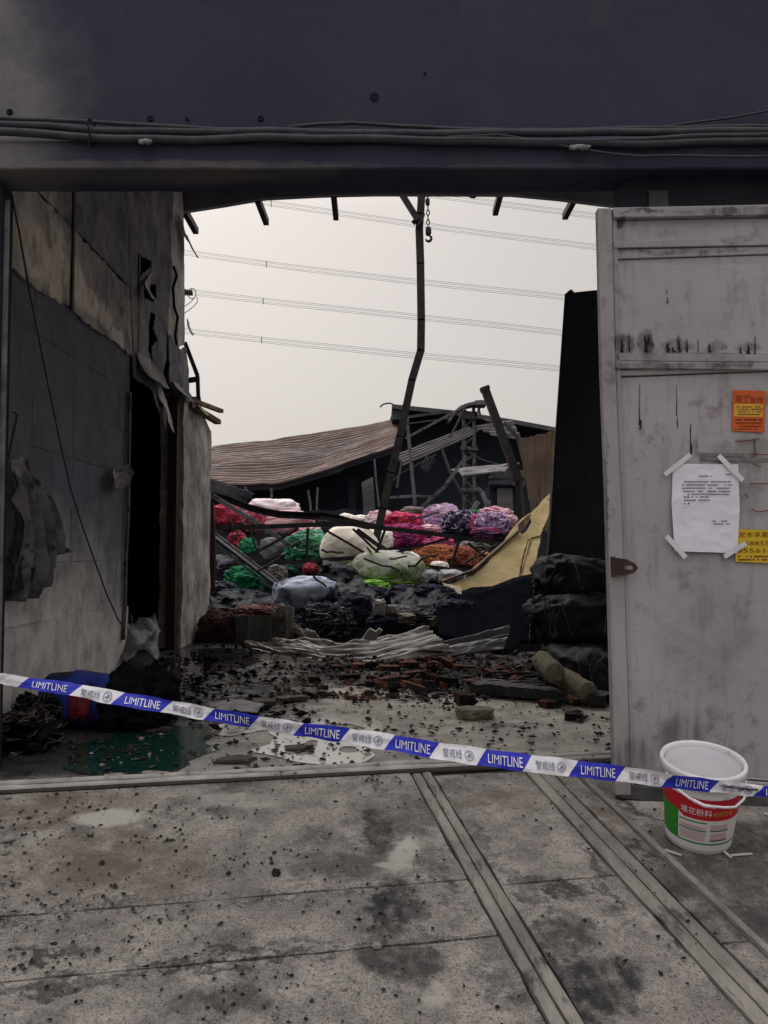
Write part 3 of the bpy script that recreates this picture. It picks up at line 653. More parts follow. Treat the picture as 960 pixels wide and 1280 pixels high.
for pts, Y, w, lb in [
    ([(507, 548), (540, 530), (572, 513)], 19, .06, 'pale diagonal rod rising to the curled sheet on the lattice column'),
    ([(508, 516), (513, 570), (519, 632)], 17, .07, 'pale mottled hanger rod left of the fallen roofing strip'),
    ([(502, 578), (499, 592), (496, 610)], 17, .05, 'short rod hanging from the low end of the fallen roofing strip'),
    ([(552, 560), (562, 588), (577, 616)], 18.5, .06, 'dark rod leaning right towards the foot of the lattice column'),
    ([(583, 570), (556, 608), (520, 640)], 17.5, .08, 'long pale rod running from the lattice column down to the left onto the bales'),
    ([(482, 610), (500, 592), (545, 568)], 18, .03, 'thin wire crossing behind the tall bent pole'),
    ([(586, 565), (604, 575), (632, 583)], 18.5, .03, 'thin wire running right from the middle of the lattice column'),
    ([(487, 622), (515, 620), (540, 621)], 18, .06, 'horizontal pale rail low in front of the dark gable'),
    ([(560, 550), (571, 530), (581, 508)], 19, .05, 'steep dark rod just left of the lattice column head'),
    ([(630, 528), (648, 548), (661, 600), (663, 625)], 13.5, .06, 'dark bent rod beside the leaning rusty sheet'),
    ([(596, 611), (602, 614), (607, 626), (610, 634)], 16.5, .09, 'curled pale tube sticking up behind the lilac bales'),
    ([(612, 626), (604, 640)], 16.5, .08, 'short pale stub right of the curled tube'),
    ([(586, 645), (598, 627)], 16.5, .09, 'stubby pale offcut at the foot of the lattice column'),
    ([(595, 601), (618, 599), (640, 598)], 17.5, .05, 'level rail in front of the grey shed'),
    ([(595, 607), (612, 592), (640, 580)], 17.4, .05, 'rod slanting up to the grey shed panel')]:
    rod(pts, Y, w, m_farsteel if 'pale' in lb else m_fargrey, lb, group=RB)
for i, (pts, lb) in enumerate([([(306, 609), (311, 618), (318, 630)], 'slanting pale wire above the long white sack'), ([(339, 610), (340, 632)], 'straight pale wire hanging behind the long white sack'),
                 ([(385, 613), (388, 630), (389, 648)], 'left one of two pale wires hanging side by side from the red roof'), ([(397, 609), (396, 630), (396, 648)], 'right one of two pale wires hanging side by side from the red roof'),
                 ([(468, 574), (470, 600), (474, 634)], 'pale hanging wire just left of the tall bent pole')]):
    rod(pts, 24, .06, m_farsteel, lb, 'wire', 'hanging_wire', 'wires hanging from the red roof')
sh = thing('burnt_shed', 'small grey scorched shed with a dark door right of the lattice column', 'shed', P(634, 650, 19))
def slabpx(name, x0, y0, x1, y1, Y, d, mat, par):
    a = P(x0, y1, Y); b = P(x1, y0, Y); mb = MB(); mb.bx(a.x, b.x, Y, Y + d, a.z, b.z); return mb.build(name, mat, par, bevel=.01)
slabpx('wall', 612, 608, 663, 668, 19.1, .8, m_farwall, sh); slabpx('door', 622, 610, 641, 668, 19.02, .07, m_tin_dark, sh)
slabpx('panel', 613, 584, 640, 606, 18.9, .3, m_fargrey, sh); slabpx('panel', 641, 588, 656, 607, 18.85, .3, m_fartrim, sh)
ribbed('awning_sheet', [(563, 588), (650, 580), (628, 589), (580, 594)], (18, 18, 17, 17), m_tin_dark, 2, 'thin bent awning sheet between the lattice column and the grey shed', 'roof sheet')

# ------------------------------------------------------------------ power lines
PLG = 'power lines across the sky'
lines = [([(450, 231), (533, 243), (640, 257), (743, 270.5), (900, 291)], 'topmost bundle of power wires, seen only to the right of the tall pole', None),
         ([(200, 234), (340, 255), (500, 278), (620, 294), (743, 309), (900, 329)], 'second highest bundle of power wires, reaching the gate leaf top', 339),
         ([(140, 306), (230, 316), (360, 334), (500, 350.5), (620, 363), (706, 372), (900, 391)], 'middle bundle of power wires above the one with the insulator', 333),
         ([(240, 366), (360, 380), (500, 394.5), (620, 407), (702, 416.5), (900, 438)], 'bundle of power wires ending in an insulator by the wall edge', 329),
         ([(140, 404), (230, 414), (360, 429), (500, 443), (600, 452), (698, 461), (900, 478)], 'lowest bundle of power wires across the sky', 327)]
for pts, lb, spx in lines:
    t = thing('power_line', lb, 'power line', P(480, interp(pts, 480), 100), PLG)
    for dx, dy, dY in [(-2, -4.0, 0), (1.5, -1.7, .6), (-1, .9, .2), (2, 3.2, .8)]:
        mb = MB(); mb.tube([P(x + dx, y + dy + .25 * math.sin(x * .05), 100 + dY) for x, y in pts], .024, 4); mb.build('wire', m_wire, t)
    if spx:
        mb = MB(); y = interp(pts, spx); mb.bar(P(spx, y - 4, 100), P(spx, y + 4, 100), .09); mb.build('spacer', m_wire, t)
    if 'insulator' in lb:
        mb = MB()
        for k in range(6): mb.tube([P(226 + k * 2.6, 365 + k * .2, 100), P(227.2 + k * 2.6, 365 + k * .2, 100)], .42, 8)
        mb.build('insulator', m_wire, t)
        mb = MB(); mb.tube([P(240 + 5 * math.cos(a), 367 + 6.5 * math.sin(a), 100) for a in [k * math.pi / 8 for k in range(17)]], .06, 5, False)
        mb.tube([P(x, y, 100) for x, y in [(246, 371), (247, 377), (243, 382), (236, 388), (228, 393)]], .05, 5); mb.tube([P(x, y, 100) for x, y in [(244, 371), (238, 378), (229, 384)]], .05, 5)
        mb.build('guard_ring', m_wire, t)

# ------------------------------------------------------------------ the heap of debris that carries the bales
YT = [(636, 18.5), (645, 17), (660, 15), (690, 12.6), (715, 11.2), (740, 9.8), (765, 8.8), (800, 7.7), (830, 6.6)]
ZT = sorted((Y, .9 + (690 - py) / 1000 * Y - .07) for py, Y in YT)
def hz(x, y):
    b = interp(ZT, y) if y > 7.0 else -.06
    if y < 8.2: b -= (8.2 - y) * .16
    side = max(0, abs(x + .2) - 2.6); b -= side * .12
    return b + .10 * fbm((x * 1.5, y * 1.5, 4), 5) * min(1, max(0, (y - 7.3)))
mb = MB(); mb.grid(lambda s, t: (lambda x, y: V((x, y, hz(x, y) + .05 * abs(fbm((x * 6, y * 6, 8))))))(lerp(-6.5, 7.0, s), lerp(7.15, 24, t ** 1.3)), 130, 120)
stuff(mb.build('debris_heap', m_rag, smooth=False, origin=(0, 8, 0)), 'heap of charred textile waste and ash carrying the bales', 'debris heap')

def spow(c, e): return math.copysign(abs(c) ** e, c)
def blob(mb, c, sz, rz=0, e=.8, amp=.06, fr=2.0, seed=0, nu=44, nv=26, ridge=0, tilt=0, mi=0, fine=0, skein=0):
    sr = random.Random(int(seed * 31)); sk = V((sr.uniform(-1, 1), sr.uniform(-.6, .6), sr.uniform(-1, 1))).normalized()
    M4 = Matrix.Translation(c) @ Matrix.Rotation(rz, 4, 'Z') @ Matrix.Rotation(tilt, 4, 'Y')
    def pt(th, ph, k=1.0):
        d = V((spow(math.cos(ph), e) * spow(math.cos(th), e), spow(math.cos(ph), e) * spow(math.sin(th), e), spow(math.sin(ph), e)))
        q = V((d.x * fr + seed * 7.1, d.y * fr, d.z * fr)); n = fbm(q, 4)
        r = 1 + amp * 2.2 * n
        if ridge: r -= ridge * max(0, .35 - abs(noise.noise(q * 1.9 + V((3, 1, 9))))) * 2
        if fine: r += fine * fbm(q * 5, 3)
        if skein: r += skein * (abs(math.sin(9 * (d.x * sk[0] + d.y * sk[1] + d.z * sk[2]) + 3.2 * noise.noise(q * 1.3))) ** .6 - .6)
        return M4 @ V((d.x * sz[0] * r * k, d.y * sz[1] * r * k, d.z * sz[2] * r * k))
    n = nu
    vs = [pt(2 * math.pi * i / nu, -math.pi / 2 + math.pi * (j + .0) / nv) for j in range(1, nv) for i in range(nu)]
    b, t = len(vs), len(vs) + 1; vs += [pt(0, -math.pi / 2), pt(0, math.pi / 2)]
    fs = [(j * n + i, j * n + (i + 1) % n, (j + 1) * n + (i + 1) % n, (j + 1) * n + i) for j in range(nv - 2) for i in range(n)]
    fs += [(b, (i + 1) % n, i) for i in range(n)] + [(t, (nv - 2) * n + i, (nv - 2) * n + (i + 1) % n) for i in range(n)]
    mb.add(vs, fs, mi)
    return pt
def strands(pt, n, ln, r, seed, p0=-.5, p1=1, dr=.3):
    rnd = random.Random(seed); mb = MB()
    for i in range(n):
        th = rnd.uniform(0, 2 * math.pi); ph = math.asin(rnd.uniform(p0, p1)); a = rnd.gauss(dr, .7); pts = []
        for k in range(7):
            pts.append(pt(th, min(1.5, max(-1.2, ph)), 1.0 + .035 * math.sin(k * math.pi / 6) * rnd.uniform(.3, 2.2)))
            a += rnd.uniform(-.6, .6); th += ln * math.cos(a) / max(.25, math.cos(ph)); ph += ln * math.sin(a)
        mb.tube(pts, r * rnd.uniform(.6, 1.3), 3, False)
    return mb
BG = 'textile bales on the heap'
def bale(px, py, w, h, label, mats, kind='yarn', low=False, amp=.06, *, Y=None, rz=0, e=.85, seed=0, depth=.8, tilt=0, cat='bale', name=None, dy=0, group=BG):
    Y = Y or interp(YT, py + h / 2); c = P(px, py, Y); sx_, sz_ = w * Y / 2000 * 1.10, h * Y / 2000 * 1.10
    par = thing(name or ('yarn_bale' if kind == 'yarn' else 'sack_bale'), label, cat, (c.x, c.y, c.z - sz_), group)
    mb = MB(); bs = MB()
    if kind == 'yarn':
        pt = blob(mb, c, (sx_ * .94, max(sx_ * depth, .12), sz_ * .95), rz, e, .11, 1.8, seed, 60, 40, .05, tilt, fine=.05, skein=.11)
        mb.build('bale_body', mats[0], par)
        strands(pt, 260, .15, max(.004, Y * .00055), seed + 50).build('loose_yarn', mats[1], par)['kind'] = 'stuff'
        if len(mats) > 2: strands(pt, 130, .13, max(.004, Y * .0005), seed + 90).build('stray_yarn', mats[2], par)['kind'] = 'stuff'
    else:
        pt = blob(mb, c, (sx_, max(sx_ * depth, .12), sz_), rz, e, amp, 1.5, seed, 60, 36, amp * 1.4, tilt, fine=.018)
        mb.build('sack_cover', mats[0], par, smooth=True)
        if len(mats) > 1: (strands(pt, 150, .10, Y * .0006, seed + 50, -1, -.05, 1.6) if low else strands(pt, 46, .20, max(.005, Y * .0006), seed + 50)).build('loose_yarn', mats[1], par)['kind'] = 'stuff'
    return par
def sack(name, a, b, c=None, s3=.58): return M(name, a, b, 3.5, .72, .7, 16, .02, c3=c, s3=s3, sc3=3.2)
y_red = yarn('crimson yarn', (0.538, 0.045, 0.077), (0.333, 0.026, 0.077), (0.064, 0.013, 0.026)); y_red2 = M('crimson strand', (0.640, 0.090, 0.128), (0.384, 0.038, 0.090), 8)
y_mag = yarn('magenta yarn', (0.461, 0.038, 0.166), (0.218, 0.026, 0.128), (0.064, 0.015, 0.064)); y_mag2 = M('magenta strand', (0.640, 0.077, 0.256), (0.307, 0.038, 0.179), 6)
y_scar = yarn('scarlet yarn', (0.666, 0.058, 0.096), (0.461, 0.038, 0.102), (0.154, 0.015, 0.051)); y_scar2 = M('scarlet strand', (0.794, 0.115, 0.154), (0.563, 0.051, 0.128), 6)
y_grn = yarn('emerald yarn', (0.032, 0.243, 0.109), (0.015, 0.128, 0.077), (0.010, 0.038, 0.032)); y_grn2 = M('emerald strand', (0.064, 0.384, 0.179), (0.026, 0.205, 0.115), 8)
y_grn_w = M('pale green strand', (0.486, 0.614, 0.538), (0.205, 0.358, 0.282), 8)
y_teal = yarn('dark teal yarn', (.02, .055, .06), (.03, .08, .07), (.01, .015, .02)); y_teal2 = M('teal strand', (.05, .12, .11), (.03, .06, .06), 8)
y_org = yarn('orange brown yarn', (0.461, 0.160, 0.058), (0.333, 0.096, 0.041), (0.115, 0.038, 0.026)); y_org2 = M('orange strand', (0.589, 0.243, 0.109), (0.384, 0.122, 0.064), 8)
y_rust = yarn('rust red yarn', (0.307, 0.077, 0.051), (0.166, 0.045, 0.038), (0.064, 0.026, 0.026)); y_rust2 = M('rust strand', (0.384, 0.128, 0.090), (0.230, 0.064, 0.051), 8)
y_lil = yarn('lilac yarn', (0.589, 0.461, 0.640), (0.435, 0.320, 0.512), (0.205, 0.115, 0.256)); y_lil2 = M('lilac strand', (0.742, 0.614, 0.768), (0.461, 0.282, 0.538), 6)
y_navy = yarn('navy yarn', (.03, .04, .085), (.02, .025, .055), (.01, .012, .02)); y_navy2 = M('navy strand', (.05, .055, .095), (.018, .02, .04), 8)
y_pnk = yarn('pale pink yarn', (0.742, 0.512, 0.538), (0.563, 0.307, 0.358), (0.192, 0.077, 0.115)); y_pnk2 = M('pale pink strand', (0.800, 0.640, 0.666), (0.512, 0.179, 0.256), 6)
y_hot = yarn('rose pink yarn', (0.640, 0.256, 0.333), (0.486, 0.166, 0.243), (0.154, 0.051, 0.090)); y_hot2 = M('rose strand', (0.768, 0.384, 0.461), (0.512, 0.179, 0.282), 6)
y_gry = yarn('mottled grey yarn', (.24, .225, .205), (.11, .105, .10), (.04, .038, .04)); y_gry2 = M('grey strand', (.34, .32, .29), (.16, .15, .14), 8)
y_olv = yarn('olive paper', (.20, .18, .12), (.11, .10, .07), (.04, .036, .03))
y_mrn = yarn('maroon scraps', (.085, .022, .030), (.035, .014, .02), (.014, .009, .012)); y_mrn2 = M('maroon strand', (.18, .06, .065), (.05, .02, .028), 8)
y_lime = M('lime strand', (.28, .50, .06), (.14, .34, .05), 8)
y_dpur = yarn('dark purple yarn', (.055, .025, .08), (.03, .018, .05), (.01, .008, .02)); y_dpur2 = M('purple strand', (.10, .05, .14), (.05, .025, .08), 8)
s_white = sack('off white sack', (0.794, 0.742, 0.666), (0.563, 0.525, 0.474), (0.333, 0.307, 0.282)); s_pinkw = sack('pinkish white sack', (0.800, 0.717, 0.704), (0.640, 0.512, 0.525))
s_pink = sack('dull pink sack', (0.640, 0.422, 0.422), (0.461, 0.256, 0.282), (0.282, 0.102, 0.128)); s_cream = sack('cream sack', (0.768, 0.691, 0.576), (0.538, 0.486, 0.410), (0.192, 0.186, 0.179), .62)
s_grey = sack('dark grey sack', (.11, .115, .115), (.06, .065, .066)); s_green = sack('green stained sack', (.50, .49, .43), (.30, .32, .26), (.10, .16, .05), .52)
s_blue = sack('blue white tarpaulin', (0.512, 0.550, 0.666), (0.256, 0.294, 0.397), (0.045, 0.051, 0.077), .50); s_bw = sack('soot streaked sack', (0.486, 0.474, 0.474), (0.115, 0.115, 0.128), (0.026, 0.026, 0.031), .52)
s_navy = M('charred crumpled bale', (.012, .014, .022), (.022, .025, .034), 5, .7, 1.0, 14, .05, c3=(.010, .011, .016), s3=.5, sc3=8); s_brown = sack('brown ash heap', (.14, .11, .10), (.08, .065, .062))
bale(281, 647, 34, 30, 'crimson yarn bale beside the mottled wall end', (y_red, y_red2), seed=1)
bale(300, 645, 28, 26, 'pale mottled bale between crimson bale and long pink sack', (y_gry, y_gry2, y_hot2), seed=2, Y=15.6)
bale(341, 638, 62, 26, 'long white humped sack at the top behind the curved purlin', (s_pinkw,), 'sack', seed=3, Y=17.0, e=.7, rz=.1)
bale(350, 655, 74, 30, 'long dull pink sack lying under the white humped sack', (s_pink, y_hot2), 'sack', seed=4, Y=15.2, e=.65)
bale(324, 650, 30, 24, 'rosy red yarn bale at the left end of the dull pink sack', (y_hot, y_red2, y_hot2), seed=5, Y=14.9)
bale(310, 686, 20, 24, 'small green tangle left of the dark grey sack', (y_grn, y_grn2), seed=6, Y=12.8)
bale(296, 680, 22, 30, 'dark maroon tangle behind the slanting timber', (y_mrn, y_red2, y_mrn2), seed=7, Y=13.2)
bale(341, 690, 32, 34, 'dark grey rounded sack left of the green and white bale', (s_grey,), 'sack', seed=8, Y=12.6)
bale(387, 668, 30, 20, 'pale pink lumpy sack above the green and white bale', (s_pink, y_pnk2), 'sack', seed=9, Y=13.8)
bale(371, 676, 22, 24, 'magenta tangle beside the pale pink lumpy sack', (y_mag, y_hot2), seed=10, Y=13.5)
bale(387, 686, 58, 42, 'green tangled bale streaked with white threads by the big cream sack', (y_grn, y_grn2, y_grn_w), seed=11, Y=12.4)
bale(305, 727, 48, 36, 'bright emerald yarn bale low behind the slanting timber', (y_grn, y_grn2, y_grn2), seed=12, Y=10.2)
bale(284, 717, 26, 26, 'dark purple tangle left of the bright emerald bale', (y_dpur, y_dpur2), seed=13, Y=10.9)
bale(346, 721, 24, 26, 'crumpled olive bundle right of the bright emerald bale', (y_olv, y_gry2), seed=14, Y=10.4)
bale(376, 717, 42, 28, 'dark teal tangled bale above the blue and white tarpaulin', (y_teal, y_teal2, y_grn2), seed=15, Y=10.9)
bale(388, 712, 18, 14, 'small dark red tangle on the dark teal bale', (y_mrn, y_red2), seed=16, Y=10.6)
bale(385, 744, 78, 44, 'blue and white tarpaulin bundle at the front of the heap', (s_blue,), 'sack', seed=17, Y=9.3, e=.75, rz=.2, depth=.6)
bale(437, 688, 68, 58, 'big round cream sack in the middle of the heap', (s_cream,), 'sack', amp=.035, seed=18, Y=11.9, e=.95, depth=.75)
bale(470, 678, 48, 36, 'greyish white sack behind the big round cream sack', (s_white,), 'sack', seed=19, Y=13.4)
bale(484, 716, 90, 50, 'lime green stained white sack right of the cream sack', (s_green, y_lime), 'sack', True, .045, seed=20, Y=10.7, e=.72, depth=.6)
bale(464, 734, 44, 16, 'lime green threads spilling below the stained white sack', (yarn('lime yarn', (.22, .46, .05), (.10, .28, .03), (.02, .05, .015)), y_lime, y_lime), seed=21, Y=10.1)
bale(505, 700, 36, 20, 'smooth white sack end above the lime green stained sack', (s_white,), 'sack', seed=22, Y=11.5)
bale(433, 648, 18, 12, 'small white sack top above the truss bars', (s_white,), 'sack', seed=23, Y=16.5)
bale(449, 650, 22, 12, 'second small white sack left of the pinkish white sack', (s_white,), 'sack', seed=24, Y=16.2)
bale(476, 650, 36, 22, 'pinkish white sack at the foot of the tall bent pole', (s_pinkw, y_pnk2), 'sack', seed=25, Y=15.8)
bale(504, 655, 54, 26, 'scarlet and magenta yarn bale right of the bent pole', (y_scar, y_scar2, y_mag2), seed=26, Y=15)
bale(503, 674, 54, 34, 'dark magenta yarn bale under the scarlet one', (y_mag, y_mag2, y_dpur2), seed=27, Y=13.6)
bale(516, 640, 30, 13, 'brown ashy lump on top of the scarlet bale', (s_brown,), 'sack', seed=28, Y=16.2)
bale(537, 664, 26, 14, 'small pink bale between scarlet and lilac bales', (y_hot, y_pnk2), seed=29, Y=14.3)
bale(553, 651, 46, 34, 'lilac striped yarn bale left of the navy bale', (y_lil, y_lil2, y_pnk2), seed=30, Y=14.8)
bale(575, 656, 38, 32, 'navy yarn bale between lilac bales', (y_navy, y_navy2, y_lil2), seed=31, Y=14.4)
bale(595, 658, 24, 26, 'red striped bale right of the navy bale', (y_scar, y_scar2, y_lil2), seed=32, Y=14.3)
bale(614, 656, 42, 28, 'lilac and purple bale under the pale pink one', (y_lil, y_lil2, y_dpur2), seed=33, Y=14.2)
bale(614, 668, 46, 16, 'dark navy lower layer beneath lilac and purple bale', (y_navy, y_navy2, y_mag2), seed=34, Y=13.7)
bale(620, 645, 40, 20, 'pale pink bale at the top right beside the yellow board', (y_pnk, y_pnk2, y_pnk2), seed=35, Y=16)
bale(632, 655, 32, 20, 'mottled maroon bale under the pale pink bale', (y_mrn, y_pnk2, y_mrn2), seed=36, Y=14.9)
bale(594, 642, 18, 8, 'small teal scrap on top of the lilac bales', (y_grn, y_grn2), seed=37, Y=16.5)
bale(552, 636, 34, 10, 'dark rumpled scrap lying on the lilac striped bale', (y_teal, y_gry2), seed=38, Y=16.4)
bale(549, 681, 34, 18, 'dull rose bale above the orange brown bale', (y_hot, y_mag2), seed=39, Y=13.2)
bale(542, 699, 50, 32, 'orange brown yarn bale in the middle right', (y_org, y_org2, y_org2), seed=40, Y=12.1)
bale(580, 699, 34, 30, 'rust red yarn bale right of the orange brown bale', (y_rust, y_rust2, y_org2), seed=41, Y=12)
bale(593, 685, 36, 18, 'mottled grey bale behind the rust red bale', (y_gry, y_gry2), seed=42, Y=13)
bale(604, 697, 18, 14, 'small brown bale at the edge of the yellow board', (y_rust, y_org2), seed=43, Y=12.2)
bale(549, 708, 22, 12, 'small white sack under the orange brown bale', (s_white,), 'sack', seed=44, Y=11.3)
bale(536, 723, 30, 22, 'soot streaked sack right of the lime green stained sack', (s_bw,), 'sack', seed=45, Y=10.6)
bale(564, 722, 34, 20, 'grey and black sack behind the lower tip of the yellow board', (s_bw,), 'sack', seed=46, Y=10.5)
NB = 'charred dark bales along the front of the heap'
CL = ['charred bale just behind the pale ribbed sheet, left of the squarish stone', 'charred bale touching the left side of the squarish pale stone', 'charred bale just right of the blue and white tarpaulin', 'charred bale behind the squarish pale stone, under the lime green threads',
      'charred bale below the lime green stained sack, behind the small white stone', 'charred bale below the soot streaked sack', 'charred bale between olive grey slab and scorched strips', 'charred bale between fibre block and the pale ribbed sheet',
      'charred bale under the bright emerald bale', 'charred bale beside the wall end under the dark purple tangle', 'charred bale partly under the tarpaulin', 'charred bale left of the blue and white tarpaulin', 'charred bale lowest beside the wall end', 'charred bale directly under the squarish pale stone']
for i, (x, y, w, h, Y) in enumerate([(405, 782, 60, 50, 8.3), (445, 770, 50, 44, 8.6), (425, 752, 44, 26, 9.4), (465, 750, 46, 30, 9.2), (505, 752, 54, 34, 9.1), (540, 750, 54, 34, 9.0), (520, 774, 60, 28, 8.4), (365, 790, 44, 36, 8.2),
                                     (300, 750, 60, 24, 9.2), (275, 742, 40, 26, 9.8), (570, 770, 50, 36, 8.3), (340, 757, 36, 22, 9.4), (262, 770, 50, 30, 9), (480, 782, 40, 26, 8.2)]):
    bale(x, y, w, h, CL[i], (s_navy, y_navy2) if i % 3 else (s_navy, y_navy2, y_gry2), 'yarn' if i % 2 else 'yarn', Y=Y, seed=60 + i, name='charred_bale', e=.8, depth=.7, group=NB)
bale(278, 790, 56, 46, 'low heap of charred maroon scraps at the foot of the wall end', (y_mrn, y_mrn2, y_mrn2), seed=80, Y=8.2, name='scrap_bale')
bale(325, 766, 64, 18, 'flat layer of maroon scraps on the grey fibre block', (y_mrn, y_mrn2, y_rust2), seed=81, Y=8.4, name='scrap_bale')
# grey fibre block
fb = P(328, 806, 8.05); t = thing('fibre_block', 'upright grey fibrous block under the maroon scraps', 'block', fb)
mb = MB()
def fib(s, u):
    a = s * math.pi * 2; x = .24 * spow(math.cos(a), .3); y = .18 * spow(math.sin(a), .3); k = 1 + .05 * math.sin(s * 300) + .06 * fbm((s * 30, u * 2, 3))
    return fb + V((x * k, y * k, .30 * u * (1 + .12 * fbm((s * 9, 1, 1)))))
mb.grid(fib, 160, 6); mb.build('fibre_body', M('grey fibre', (.19, .18, .16), (.10, .095, .085), 20, .9, 1, 60, .01, stretch=(3, 3, .4)), t)
sl_ = MB(); blob(sl_, P(354, 786, 8.0), (.10, .10, .24), .4, .5, .1, 2, 5, 20, 14); sl_.build('fibre_lump', M('grey fibre lump', (.24, .23, .21), (.13, .12, .11), 16, .9, 1, 60, .01, stretch=(3, 3, .4)), t)
for i, (x, y, w, h, lb) in enumerate([(474, 760, 16, 20, 'squarish pale stone lying among the charred bales'), (489, 762, 9, 11, 'small white stone right of the squarish pale stone'), (502, 772, 60, 12, 'flat olive grey slab among the charred bales'), (556, 778, 40, 14, 'flat brown slab above the scorched metal sheets')]):
    mb = MB(); c = P(x, y, 8.2); blob(mb, c, (w * .0041, .07, h * .0041), i, .45, .12, 2, i + 3, 18, 12); tag(mb.build('stone', m_stone if i > 1 else M('pale stone %d' % i, (.36, .34, .31), (.2, .19, .17), 8, .9, .6)), lb, 'stone')

# ------------------------------------------------------------------ collapsed trusses
TG = 'collapsed roof trusses lying on the heap'
def truss(label, Y, chords, webs, loc):
    t = thing('roof_truss', label, 'truss', P(*loc, Y), TG)
    for pts, w, h in chords:
        mb = MB()
        q = [P(x, y, Y + (d if isinstance(d, (int, float)) else 0)) for x, y, *dd in pts for d in [dd[0] if dd else 0]]
        for a, b in zip(q, q[1:]):
            n = (b - a).normalized() * .004; mb.bar(a - n, b + n, w, h)
        mb.build('chord', m_char_steel, t)
    for pts, w in webs:
        mb = MB(); q = [P(x, y, Y) for x, y in pts]
        for a, b in zip(q, q[1:]): mb.bar(a, b, w)
        mb.build('web_bar', m_char_steel, t)
truss('collapsed roof truss of thin dark bars across the middle of the heap', 10.6,
      [([(273, 660), (340, 658), (405, 655.5), (440, 655), (463, 658.5), (500, 662.5), (540, 667), (590, 674), (630, 680)], .055, .06),
       ([(278, 708), (294, 706), (350, 703), (405, 700), (440, 697.5), (466, 696), (484, 699), (510, 704), (540, 709), (593, 716)], .05, .055)],
      [([(294, 704), (334, 683), (373, 661)], .035), ([(385, 660), (383, 700)], .035), ([(404, 661), (432, 677), (462, 695)], .032), ([(481, 663), (469, 695)], .035),
       ([(441, 661), (474, 692)], .032), ([(484, 694), (520, 684), (561, 673)], .035), ([(574, 675), (563, 710)], .035), ([(585, 679), (611, 700)], .035)], (450, 715))
t = thing('curved_purlin', 'thick curved steel purlin sagging along the top of the heap', 'purlin', P(360, 660, 11.2))
c = [P(x, y, 11.3) for x, y in [(266, 620), (285, 624), (313, 635), (330, 639.5), (349, 643), (388, 645), (405, 645), (422, 648), (440, 653), (462, 658)]]
mb = MB()
for a, b in zip(c, c[1:]): mb.bar(a, b + (b - a) * .03, .05, .085)
mb.build('web', m_char_steel, t)
mb = MB()
for a, b in zip(c, c[1:]): mb.bar(a + V((0, -.02, .045)), b + V((0, -.02, .045)), .10, .012); mb.bar(a + V((0, -.02, -.045)), b + V((0, -.02, -.045)), .10, .012)
mb.build('flange', m_char_steel, t)
rod([(266, 620), (322, 654), (362, 682)], 11, .06, m_tin_dark, 'pale edged diagonal bar dropping from the curved purlin', 'bar', 'fallen_bar')
rod([(400, 647), (420, 650), (470, 657)], 11.1, .05, m_char_steel, 'short dark bar lying along the curved purlin end', 'bar', 'fallen_bar')
rod([(313, 665), (322, 690), (330, 700)], 11, .025, m_char_steel, 'thin bent wire left of the dark grey sack', 'wire', 'bent_wire')
rod([(446, 662), (470, 680), (492, 692)], 11, .06, m_char_steel, 'dark bar lying across the big cream sack', 'bar', 'fallen_bar')
t = thing('slanting_timber', 'long slanting grey edged channel bar from the wall end down to the bales', 'bar', P(310, 700, 9.9))
a, b = P(258, 664, 9.9), P(354, 738, 9.6); mb = MB(); mb.bar(a, b, .10, .03); mb.build('web', m_steel_dark, t)
mb = MB(); mb.bar(a + V((.02, -.03, .045)), b + V((.02, -.03, .045)), .02, .025); mb.build('upper_flange', m_tin_dark, t)
mb = MB(); mb.bar(a + V((-.02, -.03, -.05)), b + V((-.02, -.03, -.05)), .02, .025); mb.build('lower_flange', m_tin_dark, t)
ribbed('flat_sheet', [(262, 598), (318, 618), (306, 628), (262, 615)], (17, 18, 18, 17), m_fargrey, 2, 'dark flat sheet leaning beside the wall end above the crimson bale', 'metal sheet')
ribbed('flat_sheet', [(452, 603), (466, 596), (470, 648), (455, 648)], (18, 18, 18, 18), m_fartrim, 1, 'grey upright sheet left of the tall bent pole', 'metal sheet')
rod([(264, 628), (266, 680), (265, 740)], 9.6, .06, M('dark red post', (.055, .014, .020), (.03, .01, .014), 6), 'thin dark red upright beside the wall end', 'post', 'thin_post')

TB = 'thin burnt rods tangled over the bales'
rnd = random.Random(21)
for i in range(16):
    x, y = rnd.uniform(275, 640), rnd.uniform(640, 720); Y = interp(YT, y + 22) - 1.15; L = rnd.uniform(18, 52); a = rnd.gauss(.1, .75); pts = []
    for k in range(5): pts.append((x + L * k / 4 * math.cos(a), y + L * k / 4 * math.sin(a) + rnd.uniform(-1, 1) + 3 * math.sin(k * .8) * rnd.uniform(-1, 1)))
    rod(pts, Y, rnd.uniform(.018, .032), m_char_steel, 'thin bent burnt rod tangled over the coloured bales', 'rod', 'thin_rod', TB, tb=True)
def rag_sheet(px, label, seed):
    ol = fray(px, 5, 1.4, seed); v2, fs = cdt(ol, (), 4, seed); mb = MB(); Yc = interp(YT, max(p[1] for p in px)) - .35
    ym = max(p[1] for p in px)
    sheet(mb, v2, fs, lambda x, y: P(x, y, Yc + (ym - y) * .018 + .22 * fbm((x * .05, y * .06, seed), 4)))
    tag(mb.build('burnt_cloth', s_navy, solid=.01), label, 'cloth')
rag_sheet([(262, 742), (290, 738), (338, 746), (344, 760), (300, 764), (266, 760)], 'black burnt cloth draped left of the blue and white tarpaulin', 1)
rag_sheet([(420, 728), (446, 718), (470, 740), (462, 762), (430, 758)], 'black burnt cloth draped below the big round cream sack', 2)
rag_sheet([(486, 742), (520, 732), (560, 738), (556, 762), (516, 768), (490, 760)], 'black burnt cloth sagging left of the yellow board tip', 3)
rag_sheet([(404, 700), (440, 708), (452, 722), (428, 730), (402, 718)], 'black burnt scrap under the edge of the big round cream sack', 4)
